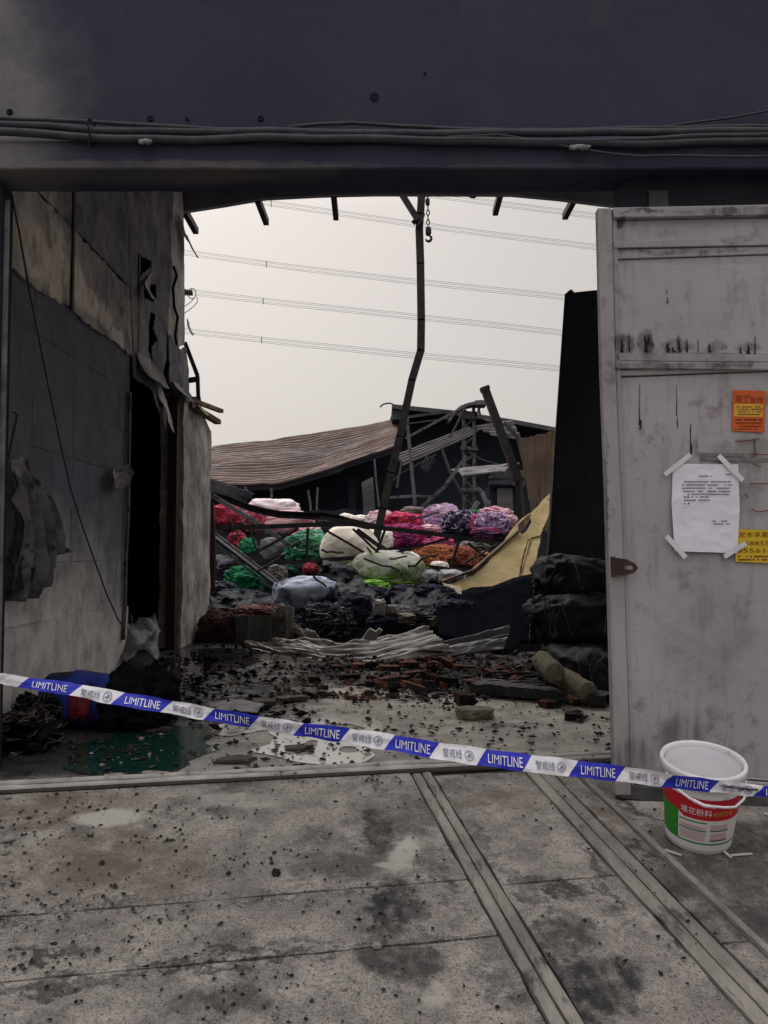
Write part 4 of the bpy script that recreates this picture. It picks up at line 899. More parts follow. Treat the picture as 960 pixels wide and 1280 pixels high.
rag_sheet([(270, 694), (300, 690), (320, 704), (300, 716), (272, 712)], 'black burnt cloth between slanting timber and maroon tangle', 5)

# ------------------------------------------------------------------ tall bent pole, chain, leaning post
pole = thing('bent_pole', 'tall bent steel pole rising from the heap to the broken roof edge', 'pole', P(470, 672, 12))
pts = [P(x, y, Y) for x, y, Y in [(527, 205, 12), (527, 243, 12), (525.5, 268, 12), (524, 286, 12), (525.5, 330, 12), (526.5, 400, 12), (526, 438, 12), (515, 475, 12), (500, 545, 12), (489, 590, 12), (479, 635, 12), (470, 674, 12)]]
mb = MB()
for i, (a, b) in enumerate(zip(pts, pts[1:])): mb.bar(a, b + (b - a).normalized() * .02, .115 if i > 2 else .13, .115)
mb.build('shaft', m_char_steel, pole)
mb = MB(); mb.bar(P(498, 236, 11.95), P(523, 276, 11.9), .09); mb.bar(P(519, 276, 11.95), P(516.5, 279, 11.95), .06); mb.build('brace', m_char_steel, pole)
mb = MB(); mb.bar(P(522, 283, 11.88), P(530, 268, 11.88), .10, .03); mb.build('gusset', m_char_steel, pole)
ch = thing('chain_hook', 'rusty chain with a hoist hook hanging beside the pole top', 'chain', P(535, 304, 11.9))
mb = MB(); a = P(534, 222, 11.9); b = P(536, 302, 11.9)
ys = [248, 254, 260, 266, 272, 278]
for i, y in enumerate(ys + [224, 230, 236, 242]):
    c = P(534.5 + .6 * math.sin(y), y, 11.9); r = .032
    ax = V((1, 0, 0)) if i % 2 else V((0, 1, 0))
    mb.tube([c + ax * (r * .7 * math.cos(k * math.pi / 5)) + V((0, 0, 1.35 * r * math.sin(k * math.pi / 5))) for k in range(11)], .009, 5, False)
mb.build('chain_link', m_char_steel, ch)['kind'] = 'stuff'
mb = MB(); blob(mb, P(535.5, 289, 11.9), (.045, .035, .075), 0, .7, .05, 2, 2, 14, 10); mb.build('pulley_block', m_char_steel, ch); mb = MB(); blob(mb, P(534.5, 252, 11.9), (.035, .03, .05), 0, .7, .05, 2, 3, 14, 10); mb.build('pulley_block', m_char_steel, ch)
mb = MB(); hk = P(535.5, 298, 11.9); mb.tube([hk + V((.045 * math.sin(t_), 0, -.045 * math.cos(t_) + .0)) for t_ in [2.6, 2.0, 1.4, .7, 0, -.7, -1.4]], [.016, .02, .022, .024, .022, .018, .008], 7); mb.build('hook', m_char_steel, ch)
lp = thing('leaning_post', 'thick dark square post leaning left in front of the burnt warehouse', 'post', P(648, 600, 12.5))
mb = MB(); mb.bar(P(606, 486, 12.5), P(648, 600, 12.5), .135, .12); mb.build('shaft', m_char_steel, lp)
mb = MB(); a = P(606, 486, 12.5); d = (P(648, 600, 12.5) - a).normalized(); mb.bar(a - d * .03, a + d * .03, .16, .14); mb.build('cap_plate', m_char_steel, lp)
mb = MB(); mb.bar(P(640, 600, 12.4), P(658, 599, 12.4), .04, .05); mb.bar(P(648, 598, 12.5), P(655, 680, 12.6), .09); mb.build('foot', m_char_steel, lp)

# ------------------------------------------------------------------ rusty sheet, yellow board, fallen sheets
def lofted(L, Rr, mat, name, nu=24, nv=30, fnd=None, solid=.012, parent=None):
    """surface between a left and a right edge, both lists of (px, py, Y)"""
    def at(E, t):
        n = len(E) - 1; i = min(n - 1, int(t * n)); f = t * n - i; a, b = E[i], E[i + 1]
        return P(lerp(a[0], b[0], f), lerp(a[1], b[1], f), lerp(a[2], b[2], f))
    mb = MB(); mb.grid(lambda s, t: at(L, t) + (at(Rr, t) - at(L, t)) * s + (fnd(s, t) if fnd else V((0, 0, 0))), nu, nv)
    return mb.build(name, mat, parent, solid=solid)
o = lofted([(649, 549, 12.2), (655, 590, 12), (664, 640, 11.8), (667, 668, 11.8)], [(705, 536, 11.6), (704, 575, 11.6), (700, 620, 11.5), (699, 660, 11.5)], m_rust, 'rusty_sheet', 60, 16, lambda s, t: V((0, .008 * math.sin(s * 60) + .04 * fbm((s * 3, t * 3, 1)), .02 * fbm((s * 8, 0, 3)))))
tag(o, 'standing rusty brown sheet between leaning post and dark panel', 'metal sheet')
yb = thing('yellow_board', 'yellow fibre board curving up against the dark panel, torn near its top', 'board', P(630, 735, 9.8))
Lp = [(687, 616), (664, 640), (640, 662), (626, 683), (610, 703), (592, 719), (566, 731), (548, 732)]
Rp = [(686, 650), (680, 672), (676, 690), (672, 716), (648, 722), (622, 731), (592, 736), (568, 742)]
YL = [10.7, 10.6, 10.5, 10.4, 10.3, 10.1, 9.8, 9.5]; YR = [10.3, 10.1, 9.9, 9.7, 9.55, 9.4, 9.3, 9.2]
px_ = [(687, 616), (676, 628), (665, 640), (652, 648), (640, 661), (626, 683), (610, 703), (592, 719), (566, 729), (550, 732), (566, 742), (590, 734), (614, 733), (630, 727), (642, 722), (648, 721), (652, 700), (659, 676), (664, 672), (675, 669), (681, 655), (686, 643)]
px2 = [(664.5, 673), (676, 669.5), (670, 700), (667.5, 716.5), (650, 720.5), (654, 700), (660, 677)]
def ypt(x, y): return P(x, y, 9.3 + (735 - y) * .0105 + .05 * fbm((x * .02, y * .02, 1)) - (x - 600) * .002)
hole = [(648, 663), (655, 654), (663, 648), (664, 653), (658, 664), (652, 668)]
for nm, poly, hs in (('board_sheet', px_, [hole]), ('board_strip', px2, [])):
    v2, fs = cdt(fray(poly, 4, .5, 3), hs, 6, 2); mb = MB(); sheet(mb, v2, fs, ypt, V((.008, .014, -.006))); mb.build(nm, m_yellow, yb)
v2, fs = cdt([(648, 661), (658, 650), (664, 646), (662, 655), (655, 668), (650, 670)], (), 3); mb = MB(); sheet(mb, v2, fs, lambda x, y: ypt(x, y) + V((-.03, -.10 - .004 * (668 - y), .04)), V((0, .01, 0))); mb.build('torn_flap', m_rust, yb)
v2, fs = cdt([(552, 728), (575, 733), (576, 742), (571, 741), (560, 738)], (), 4); mb = MB(); sheet(mb, v2, fs, lambda x, y: ypt(x, y) + V((0, -.12, .0)), V((0, .01, 0))); mb.build('board_tip', M('pale board tip', (.52, .42, .32), (.4, .32, .24), 8), yb)
mb = MB()
for (a, b) in [((664, 672), (659, 690)), ((659, 690), (650, 721)), ((664, 672.5), (679, 668.5))]: mb.bar(ypt(*a) + V((0, -.012, 0)), ypt(*b) + V((0, -.012, 0)), .018, .01)
mb.build('seam', m_rust, yb)
mb = MB(); mb.bar(ypt(647, 664) + V((0, -.05, 0)), ypt(598, 712) + V((-.06, -.05, .0)), .05, .03); mb.bar(ypt(600, 712) + V((-.06, -.05, 0)), ypt(556, 729) + V((-.03, -.05, .02)), .06, .03); mb.build('edge_batten', m_rust, yb)
v2, fs = cdt(fray([(545, 760), (560, 746), (600, 741), (648, 727), (700, 715), (712, 760), (706, 800), (652, 800), (637, 812), (600, 806), (548, 792)], 8, 1.0, 2), (), 9, 4)
mb = MB(); sheet(mb, v2, fs, lambda x, y: P(x, y, 7.0 + (815 - y) * .022 + .12 * fbm((x * .02, y * .02, 3))), V((0, .02, -.01))); tag(mb.build('tarpaulin', m_navy, smooth=False), 'blue black tarpaulin hanging below the yellow board', 'tarpaulin')

MS = 'crumpled metal sheets in front of the heap'
def crumpled(label, L, Rr, mat, ribs, amp, seed, nu=60):
    o = lofted(L, Rr, mat, 'fallen_sheet', 40, nu, lambda s, t: V((0, 0, .022 * math.sin(s * ribs * 2 * math.pi) + amp * fbm((s * 2.4, t * 4, seed), 4))), .010)
    return tag(o, label, 'metal sheet', MS)
crumpled('pale ribbed sheet sagging across the floor left of centre', [(305, 802, 7.7), (350, 808, 7.3), (400, 812, 7.1), (470, 806, 7.2), (540, 790, 7.4)], [(315, 810, 7.3), (358, 819, 7.0), (405, 827, 6.7), (470, 833, 6.45), (560, 813, 6.6)], m_tin, 5, .035, 1)
crumpled('dusty buckled sheet lying on the pale ribbed one', [(335, 800, 7.9), (375, 798, 7.8), (420, 809, 7.5), (470, 815, 7.1), (540, 806, 7.0)], [(352, 812, 7.4), (395, 817, 7.1), (430, 822, 6.9), (480, 827, 6.65), (566, 812, 6.6)], m_tin, 4, .06, 2)
crumpled('short bent grey sheet between fibre block and charred bales', [(352, 782, 8.0), (370, 792, 7.9), (392, 803, 7.7)], [(366, 780, 8.1), (386, 788, 7.9), (412, 806, 7.5)], m_tin, 2, .06, 3, 24)
crumpled('narrow brown edged sheet behind the buckled sheet', [(415, 812, 7.6), (480, 797, 7.8), (536, 787, 7.9)], [(418, 816, 7.4), (484, 806, 7.5), (538, 797, 7.6)], m_tin, 2, .05, 4, 30)
crumpled('upper scorched grey strip under the tarpaulin', [(544, 806, 7.0), (592, 796, 7.05), (637, 785, 7.1)], [(546, 812, 6.95), (592, 803, 7.0), (636, 793, 7.0)], m_tin_dark, 1, .012, 5, 20)
crumpled('lower scorched grey strip under the tarpaulin', [(536, 813, 6.9), (590, 805, 6.92), (636, 797, 6.95)], [(500, 829, 6.6), (580, 817, 6.75), (627, 811, 6.8)], m_tin_dark, 1, .02, 6, 20)
for i, (q, lb) in enumerate([([(452, 800), (462, 786), (470, 790), (464, 802)], 'small tilted pale tile above the buckled sheet'), ([(463, 797), (474, 786), (478, 789), (470, 799)], 'pale offcut leaning right of the tilted tile')]):
    mb = MB(); mb.prism([P(x, y, 7.7) for x, y in q], (0, .03, .01)); tag(mb.build('tile_offcut', m_tin), lb, 'tile')
# ------------------------------------------------------------------ dark inner panel, sacks, straw rolls
dp = thing('dark_panel', 'tall blackened steel panel leaning behind the pale gate leaf', 'panel', P(715, 760, 6.6))
mb = MB(); q = [P(a_, b_, 6.6) for a_, b_ in [(707, 372), (711, 366), (790, 358), (800, 815), (700, 815), (679, 812), (684, 700), (694, 560)]]
mb.prism(q, (0, .05, 0)); mb.build('panel_sheet', M('scorched panel', (.016, .018, .026), (.040, .041, .048), 1.6, .7, .5, 25, c3=(.060, .055, .054), s3=.60, sc3=2.4, stretch=(1, 1, .5), Specular_IOR_Level=.2), dp)
mb = MB()
for (a, b) in [((707, 369), (694, 560)), ((694, 560), (682, 800))]: mb.bar(P(*a, 6.58), P(*b, 6.58), .012, .014)
mb.build('edge_angle', m_steel_dark, dp)
mb = MB(); mb.bar(P(708, 371, 6.64), P(716, 364, 6.6), .05, .03); mb.build('corner_tab', m_steel_dark, dp)
sideb = thing('right_side_wall', 'low mottled wall hidden behind the gate leaf on the right', 'wall', (2.7, 8, 0))
mb = MB(); mb.bx(2.62, 2.82, 6.9, 9.6, 0, 2.7); mb.build('wall_core', m_pillar, sideb)
BGs = 'black woven sacks stacked by the gate leaf'
for i, (x, y, w, h, Y, rz, lb) in enumerate([(725, 838, 80, 62, 5.25, .15, 'black woven sack at the bottom of the stack, closest to the gate leaf'), (715, 772, 100, 66, 5.65, .2, 'black woven sack in the middle of the stack'), (716, 725, 92, 60, 5.85, .1, 'black woven sack on top of the stack')]):
    c = P(x, y, Y); t = thing('woven_sack', lb, 'sack', c - V((0, 0, h * Y / 2000)), BGs)
    mb = MB(); pt = blob(mb, c, (w * Y / 2000 * 1.04, .34, h * Y / 2000 * 1.02), rz, .68, .07, 1.3, 100 + i, 72, 40, .08, (.10, -.07, .12)[i], fine=.03, skein=.018); mb.build('sack_body', m_bag, t, smooth=True)
    mb = MB()
    nk = P(x - w * .43, y + h * .12, Y - .10)
    for k in range(14):
        a = k * .45; mb.tube([nk + V((.01, 0, .02)) + V((.015 * math.sin(a), -.01, .015 * math.cos(a))), nk + V((-.05 - .02 * random.random(), -.05 + .03 * math.sin(a * 2), .06 * math.cos(a))), nk + V((-.07, -.05 + .05 * math.sin(a), .09 * math.cos(a) - .03))], .007, 4)
    mb.build('tied_mouth', m_bag, t)['kind'] = 'stuff'
    mb = MB(); mb.tube([nk + V((.02 * math.sin(a), -.02 + .03 * math.cos(a), .045 * math.cos(a))) for a in [k * .5 for k in range(13)]], .010, 5); mb.tube([nk, nk + V((.01, -.05, -.09)), nk + V((0, -.05, -.2))], .007, 4); mb.build('red_tie', m_rope_red, t)
    mb = MB()
    for k in range(9):
        th0 = random.uniform(3.6, 5.6); mb.tube([pt(th0 + j * .05 * (1 if k % 2 else -1), -.3 + j * .16, 1.012) for j in range(9)], .004, 3, False)
    mb.build('seam_thread', m_cloth, t)['kind'] = 'stuff'
for (p, q, r, lb) in [((677, 826), (694, 842), .062, 'short pale straw roll end under the middle sack'), ((702, 846), (736, 866), .062, 'longer straw roll lying below the bottom sack')]:
    a = P(*p, 4.95); b = P(*q, 4.70); ax = (b - a); M4 = Matrix.Translation(a) @ ax.to_track_quat('Z', 'Y').to_matrix().to_4x4(); L = ax.length
    mb = MB(); mb.lathe([(.002, -.012), (r * .55, -.014), (r * .93, -.006), (r, .015)] + [(r * (1 + .035 * math.sin(k * 2.1)), .015 + (L - .03) * k / 22) for k in range(23)] + [(r * .93, L + .004), (r * .5, L + .01), (.002, L + .01)], M4, 26)
    for i, v in enumerate(mb.v): mb.v[i] = v + V((1, 1, 1)) * .006 * fbm(v * 22, 3)
    tag(mb.build('straw_roll', m_straw, smooth=True), lb, 'straw roll')
# charred plank, bricks, stone
t = thing('charred_plank', 'long charred plank lying flat in front of the sacks', 'plank', G(675, 880))
a = G(594, 868) + V((0, 0, .05)); b = G(762, 884) + V((0, 0, .045)); mb = MB()
n = 30; d = (b - a); nn = V((-d.y, d.x, 0)).normalized()
def plank(s, u):
    cor = [(-.07, -.03), (.07, -.03), (.07, .03), (-.07, .03), (-.07, -.03)][round(u * 4)]
    return a + d * s + nn * cor[0] * (1 + .15 * fbm((s * 9, u * 3, 1))) + V((0, 0, cor[1] * (1 + .35 * fbm((s * 14, u * 5, 2)))))
mb.grid(plank, 40, 4); mb.build('plank_body', m_charwood, t)
mb = MB(); mb.prism([plank(0, .25), plank(0, .5), plank(0, .75), plank(0, 0)], d.normalized() * .01); mb.build('plank_end', m_charwood, t)
def brick_mesh(seed, L=.235, W=.112, H=.055, broken=False):
    rnd = random.Random(seed); bm = bmesh.new(); bmesh.ops.create_cube(bm, size=1)
    for v in bm.verts: v.co = V((v.co.x * L, v.co.y * W, v.co.z * H + H / 2))
    bmesh.ops.subdivide_edges(bm, edges=bm.edges[:], cuts=2, use_grid_fill=True)
    for v in bm.verts:
        k = .0035
        if broken and v.co.x > L * .12: v.co.x -= rnd.uniform(0, .55) * (v.co.x - L * .12) + .03 * abs(v.co.z / H - .4); k = .007
        v.co += V((rnd.uniform(-k, k), rnd.uniform(-k, k), rnd.uniform(-k, k)))
    bmesh.ops.bevel(bm, geom=[e for e in bm.edges if e.calc_face_angle(0) > 1.0], offset=.004, segments=1, affect='EDGES')
    me = bpy.data.meshes.new('brick'); bm.to_mesh(me); bm.free(); me.materials.append(m_brick); return me
BM = [brick_mesh(1), brick_mesh(2), brick_mesh(3, .13, .112, .055, True), brick_mesh(4, .15, .11, .055, True), brick_mesh(5, .17, .112, .055, True), brick_mesh(6, .11, .10, .055, True)]
def brick(px, py, k, rz, rx=0, ry=0, z=0, label=None, grp='bricks scattered over the floor'):
    o = bpy.data.objects.new('brick', BM[k % len(BM)]); COL.objects.link(o); q = G(px, py, z); o.location = (q.x, q.y, z); o.rotation_euler = (rx, ry, rz); o.scale = (random.uniform(.58, .78),) * 3
    return tag(o, label or 'red brick or broken brick lying in the scatter below the metal sheets', 'brick', grp)
random.seed(11)
for px, py, k, rz, rx, ry, z in [(487, 838, 1, -.2, 0, 0, .0), (515, 846, 0, .5, 0, 0, 0), (533, 848, 4, 1.2, .9, 0, .05), (556, 855, 1, .15, 0, 0, .0), (425, 838, 3, -.3, 0, 0, 0),
                                 (394, 852, 2, .1, 0, 0, 0), (436, 849, 0, .05, 0, 0, 0), (463, 858, 5, .3, 0, 0, 0), (528, 864, 2, .2, .2, 0, 0), (505, 852, 3, .7, 0, 0, 0),
                                 (612, 842, 3, .9, .3, 0, .02), (641, 858, 4, 1.5, .8, 0, .03), (654, 846, 1, .4, 0, 0, .0), (668, 838, 2, .2, 0, .3, .03), (580, 838, 0, .2, .1, .1, .0), (404, 862, 5, 1, 0, 0, 0), (455, 836, 1, .1, .05, 0, .0)]:
    brick(px, py, k, rz, rx, ry, z)
brick(582, 880, 2, .25, .1, 0, .004, 'half red brick lying close behind the mossy stone on the floor', None).scale = (.9, .9, 1.25)
brick(688, 884, 4, .4, 0, 0, .0, 'blackened half brick leaning at the front edge of the charred plank', None)
brick(719, 900, 3, -.3, 0, 0, 0, 'half red brick on the floor just left of the gate leaf foot', None)
brick(493, 867, 5, .1, 0, 0, 0, 'single small red brick piece lying apart in front of the scatter', None)
brick(717, 877, 5, .5, .3, 0, .06, 'small red brick piece lying on the right end of the charred plank', None)
for i in range(34):
    px, py = random.gauss(540, 85), random.uniform(826, 862)
    if 380 < px < 690: brick(px, py, random.randrange(6), random.uniform(-1.5, 1.5), random.gauss(0, .25), random.gauss(0, .2), random.uniform(0, .05))
mb = MB(); c = G(593, 898) + V((0, 0, .032)); blob(mb, c, (.10, .07, .05), .1, .7, .08, 2.4, 9, 36, 22, .04, .05, fine=.04)
for i, v in enumerate(mb.v):
    if v.z > c.z + .022: mb.v[i] = V((v.x, v.y, c.z + .022 + (v.z - c.z - .022) * .2))
tag(mb.build('mossy_stone', m_stone), 'rounded mossy stone lying alone on the floor', 'stone')
t = thing('wire_coil', 'loose dark coil of wire and ash left of the straw rolls', 'coil', G(672, 864))
mb = MB(); c = G(668, 862) + V((0, 0, .03))
for k in range(7):
    r0 = .10 + .022 * k; mb.tube([c + V((r0 * 1.5 * math.cos(a + k), r0 * math.sin(a + k), .012 * math.sin(3 * a + k) + .008 * k)) for a in [j * .35 for j in range(16)]], .006, 4)
mb.build('wire', m_char_steel, t)
# small loose debris: too much of it to count
def chunk(mb, c, r, rnd, flat=.6, mi=0):
    q = Matrix.Rotation(rnd.uniform(0, 6.28), 3, 'Z') @ Matrix.Rotation(rnd.gauss(0, .35), 3, 'X'); vs = []
    for x, y, z in [(1, 0, 0), (0, 1, 0), (-1, 0, 0), (0, -1, 0), (.1, .1, 1), (0, -.1, -.6)]:
        vs.append(V(c) + q @ V((x * r * rnd.uniform(.5, 1.25), y * r * rnd.uniform(.35, .95), z * r * flat * rnd.uniform(.5, 1.2))))
    mb.add(vs, [(0, 1, 4), (1, 2, 4), (2, 3, 4), (3, 0, 4), (1, 0, 5), (2, 1, 5), (3, 2, 5), (0, 3, 5)], mi)
def scatter(name, label, cat, mat, n, where, r0, r1, seed, flat=.6, lift=.3):
    rnd = random.Random(seed); mb = MB()
    for _ in range(n):
        p, nrm = where(rnd)
        r = r0 + (r1 - r0) * rnd.random() ** 3; chunk(mb, p + nrm * r * lift, r, rnd, flat)
    return stuff(mb.build(name, mat), label, cat)
def on_ramp(u0, u1, w0, w1, clumps=0, seed=0):
    cr_ = random.Random(seed); cl = [(cr_.uniform(u0, u1), cr_.uniform(w0, w1), cr_.uniform(.05, .22)) for _ in range(clumps)]
    def f(rnd):
        if cl and rnd.random() < .62:
            c = rnd.choice(cl); u, w = rnd.gauss(c[0], c[2]), rnd.gauss(c[1], c[2] * .45)
        else: u, w = rnd.uniform(u0, u1), rnd.uniform(w0, w1)
        return RU(u, max(.07, w), .002), RN
    return f
def on_floor(x0, x1, y0, y1, seed=0, clumps=0):
    cr_ = random.Random(seed); cl = [(cr_.uniform(x0, x1), cr_.uniform(y0, y1), cr_.uniform(.06, .3)) for _ in range(clumps)]
    def f(rnd):
        if cl and rnd.random() < .6:
            c = rnd.choice(cl); x, y = rnd.gauss(c[0], c[2] * 1.3), rnd.gauss(c[1], c[2])
        else: x, y = rnd.uniform(x0, x1), rnd.uniform(y0, y1)
        y = max(y, 3.2 + .1925 * (x + 1.0) + .06)
        return V((x, y, .004)), V((0, 0, 1))
    return f
scatter('charcoal_bits', 'tiny charcoal bits scattered over the ramp', 'charcoal', m_chip, 1300, on_ramp(-.2, 1.6, .06, 1.6, 26, 1), .002, .011, 1)
scatter('charcoal_bits', 'charcoal bits lying along the ridges of the ramp on the right', 'charcoal', m_chip, 300, on_ramp(1.6, 2.6, .06, 1.5, 12, 2), .002, .011, 2)
scatter('charcoal_bits', 'charred flakes thickly strewn on the left of the ramp', 'charcoal', m_chip, 700, on_ramp(-.3, .75, .06, 1.25, 16, 5), .002, .013, 3, .45)
scatter('pale_grit', 'pale grit and plaster crumbs on the ramp', 'grit', m_grit, 140, on_ramp(-.2, 3.0, .06, 1.5, 6, 3), .002, .008, 4)
scatter('floor_debris', 'black flakes and ash scattered over the warehouse floor', 'debris', m_chip, 2200, on_floor(-1.9, 1.6, 3.2, 7.0, 4, 34), .004, .030, 5, .45)
scatter('floor_debris', 'muddy chips scattered over the warehouse floor', 'debris', m_mud, 900, on_floor(-1.9, 1.6, 3.4, 7.2, 6, 24), .004, .026, 6, .5)
scatter('floor_debris', 'pale plaster crumbs on the wet floor by the wall', 'debris', m_grit, 420, on_floor(-1.9, 0, 3.3, 6.8, 7, 22), .004, .020, 7, .4)
scatter('brick_rubble', 'small red brick rubble below the metal sheets', 'rubble', m_brick, 900, on_floor(-.8, 1.7, 4.9, 7.0, 8, 26), .006, .045, 8, .7)
scatter('floor_debris', 'thick black debris along the foot of the left wall', 'debris', m_rag, 900, on_floor(-1.9, -.7, 4.3, 8.0, 9, 26), .008, .05, 9, .5)
scatter('floor_debris', 'thick black debris below the tarpaulin and the sacks', 'debris', m_chip, 1600, on_floor(-.6, 1.7, 5.0, 7.1, 10, 30), .008, .06, 10, .5)
random.seed(5)
def flat_bits(name, lst, mat, label, cat, grp):
    for px, py, r in lst:
        rnd = random.Random(int(px * 7 + py)); q = G(px, py, 0)
        ol = [(q.x + r * (1 + .45 * rnd.uniform(-1, 1)) * 1.3 * math.cos(a), q.y + r * (1 + .4 * rnd.uniform(-1, 1)) * math.sin(a)) for a in [k * .52 for k in range(12)]]
        h = rnd.uniform(.012, .03); mb = MB(); mb.prism([V((x, y, .002 + h * .5 * rnd.random())) for x, y in ol], (0, 0, h)); tag(mb.build(name, mat), label, cat, grp)
flat_bits('plaster_lump', [(200, 912 + 2, .05), (327, 905 - 24, .06), (366, 877, .055), (296, 953, .06), (275, 892, .06), (490, 872, .03), (395, 868, .06), (372, 938, .05)], m_mud, 'flat dark lump of plaster lying on the wet floor', 'plaster', 'flat plaster lumps on the wet floor')
t = stuff(None, None, None) if False else None
q = RG(345, 1094); mb = MB(); rnd = random.Random(4); blob(mb, q + V((0, 0, .008)), (.013, .012, .011), 0, .7, .2, 3, 4, 14, 10); tag(mb.build('coal_lump', m_chip), 'single round coal lump on the ramp, the biggest of the bits there', 'coal')

# ------------------------------------------------------------------ left: drum, rags, plastic, hanging cloth, post, loose cables
dr = thing('plastic_drum', 'crushed blue plastic drum with a red patch lying by the left wall', 'drum', G(118, 918))
c = G(108, 912) + V((0, .08, .135)); M4 = Matrix.Translation(c) @ Matrix.Rotation(R(-8), 4, 'Z') @ Matrix.Rotation(R(90), 4, 'Y')
mb = MB(); prof_ = [(.001, -.24), (.12, -.24), (.135, -.225), (.138, -.12), (.144, -.10), (.144, -.085), (.138, -.07), (.138, .07), (.144, .085), (.144, .10), (.138, .12), (.134, .225), (.12, .24), (.001, .24)]
mb.lathe(prof_, M4, 40)
for i, v in enumerate(mb.v): mb.v[i] = v + V((0, .03, .02)) * fbm(v * 5, 3) - V((0, 0, .05)) * max(0, v.x - c.x) * 1.2
mb.build('drum_body', m_blue, dr, smooth=True)
mb = MB(); 
def rp(s, u):
    a = lerp(R(125), R(215), u); x = lerp(.0 - .05, .085, s) + .025 * fbm((u * 4, s, 2)); p = M4 @ V((.1425 * math.cos(a), .1425 * math.sin(a), x)); return p
for s0 in [0]:
    ol = fray([(0, 0), (1, .1), (.9, 1), (.1, .85)], .12, .07, 5); v2, fs = cdt(ol, (), .14)
    base = [M4 @ V((0, 0, 0))]
    sheet(mb, v2, fs, lambda s, u: (lambda p: p + V((0, .03, .02)) * fbm(p * 5, 3) - V((0, .003, -.001)))(M4 @ V((.1425 * math.cos(lerp(R(-140), R(-55), u)), .1425 * math.sin(lerp(R(-140), R(-55), u)), lerp(-.06, .07, s)))))
mb.build('red_patch', m_redpatch, dr)
mb = MB(); blob(mb, G(152, 912) + V((.06, .05, .14)), (.20, .17, .16), .2, .8, .14, 2.5, 3, 40, 24, .12, fine=.08); tag(mb.build('burnt_rags', m_rag), 'black burnt rag pile over the right end of the blue drum', 'rags')
for i, (x, y, w, h, d, lb) in enumerate([(34, 922, .12, .12, .13, 'black rag heap between the wall foot and blue drum'), (10, 940, .16, .10, .2, 'black charred heap at the wall foot near the threshold')]):
    t = thing('rag_heap', lb, 'rags', G(x, y)); mb = MB(); pt = blob(mb, G(x, y) + V((0, .1, h * .6)), (w, d, h), .3, .8, .16, 2.5, 30 + i, 44, 26, .14, fine=.1); mb.build('rag_body', m_rag, t)
    strands(pt, 60, .2, .004, i + 3).build('loose_thread', m_mud, t)['kind'] = 'stuff'
def crumple(px, label, name, mat, seed, h=.12, cat='plastic', yoff=0):
    ol = fray([(q.x, q.y) for q in (G(x, y) for x, y in px)], .06, .015, seed); v2, fs = cdt(ol, (), .045, seed); mb = MB()
    cx = sum(p[0] for p in ol) / len(ol); cy = sum(p[1] for p in ol) / len(ol)
    mx = max(math.hypot(x - cx, y - cy) for x, y in ol)
    sheet(mb, v2, fs, lambda x, y: V((x, y + yoff, .012 + h * max(0, 1 - math.hypot(x - cx, y - cy) / mx) ** .7 * (.7 + .7 * abs(fbm((x * 4, y * 4, seed), 3))))))
    return tag(mb.build(name, mat, solid=.003, smooth=True), label, cat)
crumple([(152, 852), (172, 846), (196, 848), (200, 832), (178, 822), (160, 818), (150, 830)], 'crumpled grey plastic film at the corner of the block wall', 'plastic_film', m_plastic_grey, 3, .40)
crumple([(150, 838), (160, 826), (168, 812), (156, 806), (148, 820)], 'small grey film scrap leaning on the corner of block wall', 'plastic_film', m_cloth, 4, .42)
crumple([(255, 884), (290, 878), (330, 884), (322, 894), (270, 894)], 'flat pale flake of plaster film behind the tape', 'plaster_flake', m_plastic_grey, 5, .03, 'plaster')
# cloth hanging on the wall
hc = thing('hanging_cloth', 'sooty torn cloth bag hanging from a hook on the left wall', 'cloth', WL(30, 755, -1.86))
ol = fray(px_poly([(7, 578), (20, 572), (33, 571), (36, 590), (42, 612), (52, 640), (57, 665), (63, 690), (57, 694), (47, 694), (48, 712), (44, 728), (30, 744), (12, 752), (-4, 748), (-6, 690), (-2, 640), (4, 606)], -1.84), .05, .012, 4)
v2, fs = cdt(ol, (), .018, 3); mb = MB()
def cl(y, z):
    k = (WL(20, 572, -1.84).z - z) / .75; f = .060 * math.sin((y - 4.2 + .08 * z) * 52 + 2.4 * fbm((y * 4, z * 3, 1))) * min(1, k + .15)
    return V((-1.835 + f * 1.0 + .018 * fbm((y * 9, z * 3.2, 7), 3) + .035 * abs(noise.noise(V((y * 7 + z * 1.5, z * 1.8, 2)))) + .08 * math.sin(min(1, max(0, k)) * 3.1), y, z))
sheet(mb, v2, fs, cl); mb.build('cloth_body', m_cloth, hc, smooth=True, solid=.003)
mb = MB(); v2, fs = cdt(fray(px_poly([(9, 575), (30, 571), (32, 586), (22, 598), (14, 590)], -1.80), .03, .006, 2), (), .03); sheet(mb, v2, fs, lambda y, z: V((-1.79 + .03 * fbm((y * 14, z * 14, 3)), y, z))); mb.build('cloth_fold', m_plastic_grey, hc, solid=.003)
mb = MB(); v2, fs = cdt(fray(px_poly([(0, 695), (12, 700), (30, 712), (47, 708), (42, 726), (20, 740), (2, 738)], -1.76), .04, .01, 2), (), .03); sheet(mb, v2, fs, lambda y, z: V((-1.755 + .03 * fbm((y * 14, z * 14, 5)), y, z))); mb.build('cloth_hollow_shade', m_black, hc, solid=.003)  # black sheet standing in for the shade inside the cloth's hollow
mb = MB(); mb.tube([WL(x, y, -1.80) for x, y in [(34, 574), (38, 600), (43, 625), (46, 650)]], .005, 5); mb.build('draw_cord', m_cloth, hc)
mb = MB(); mb.tube([WL(x, y, -1.86) for x, y in [(11, 573), (15, 550), (20, 528), (21, 518), (17, 513), (11, 514), (6, 520), (6, 508), (9, 512)]], .007, 6); tag(mb.build('looped_cable', m_rubber), 'short looped black cable end above the hanging cloth', 'cable')
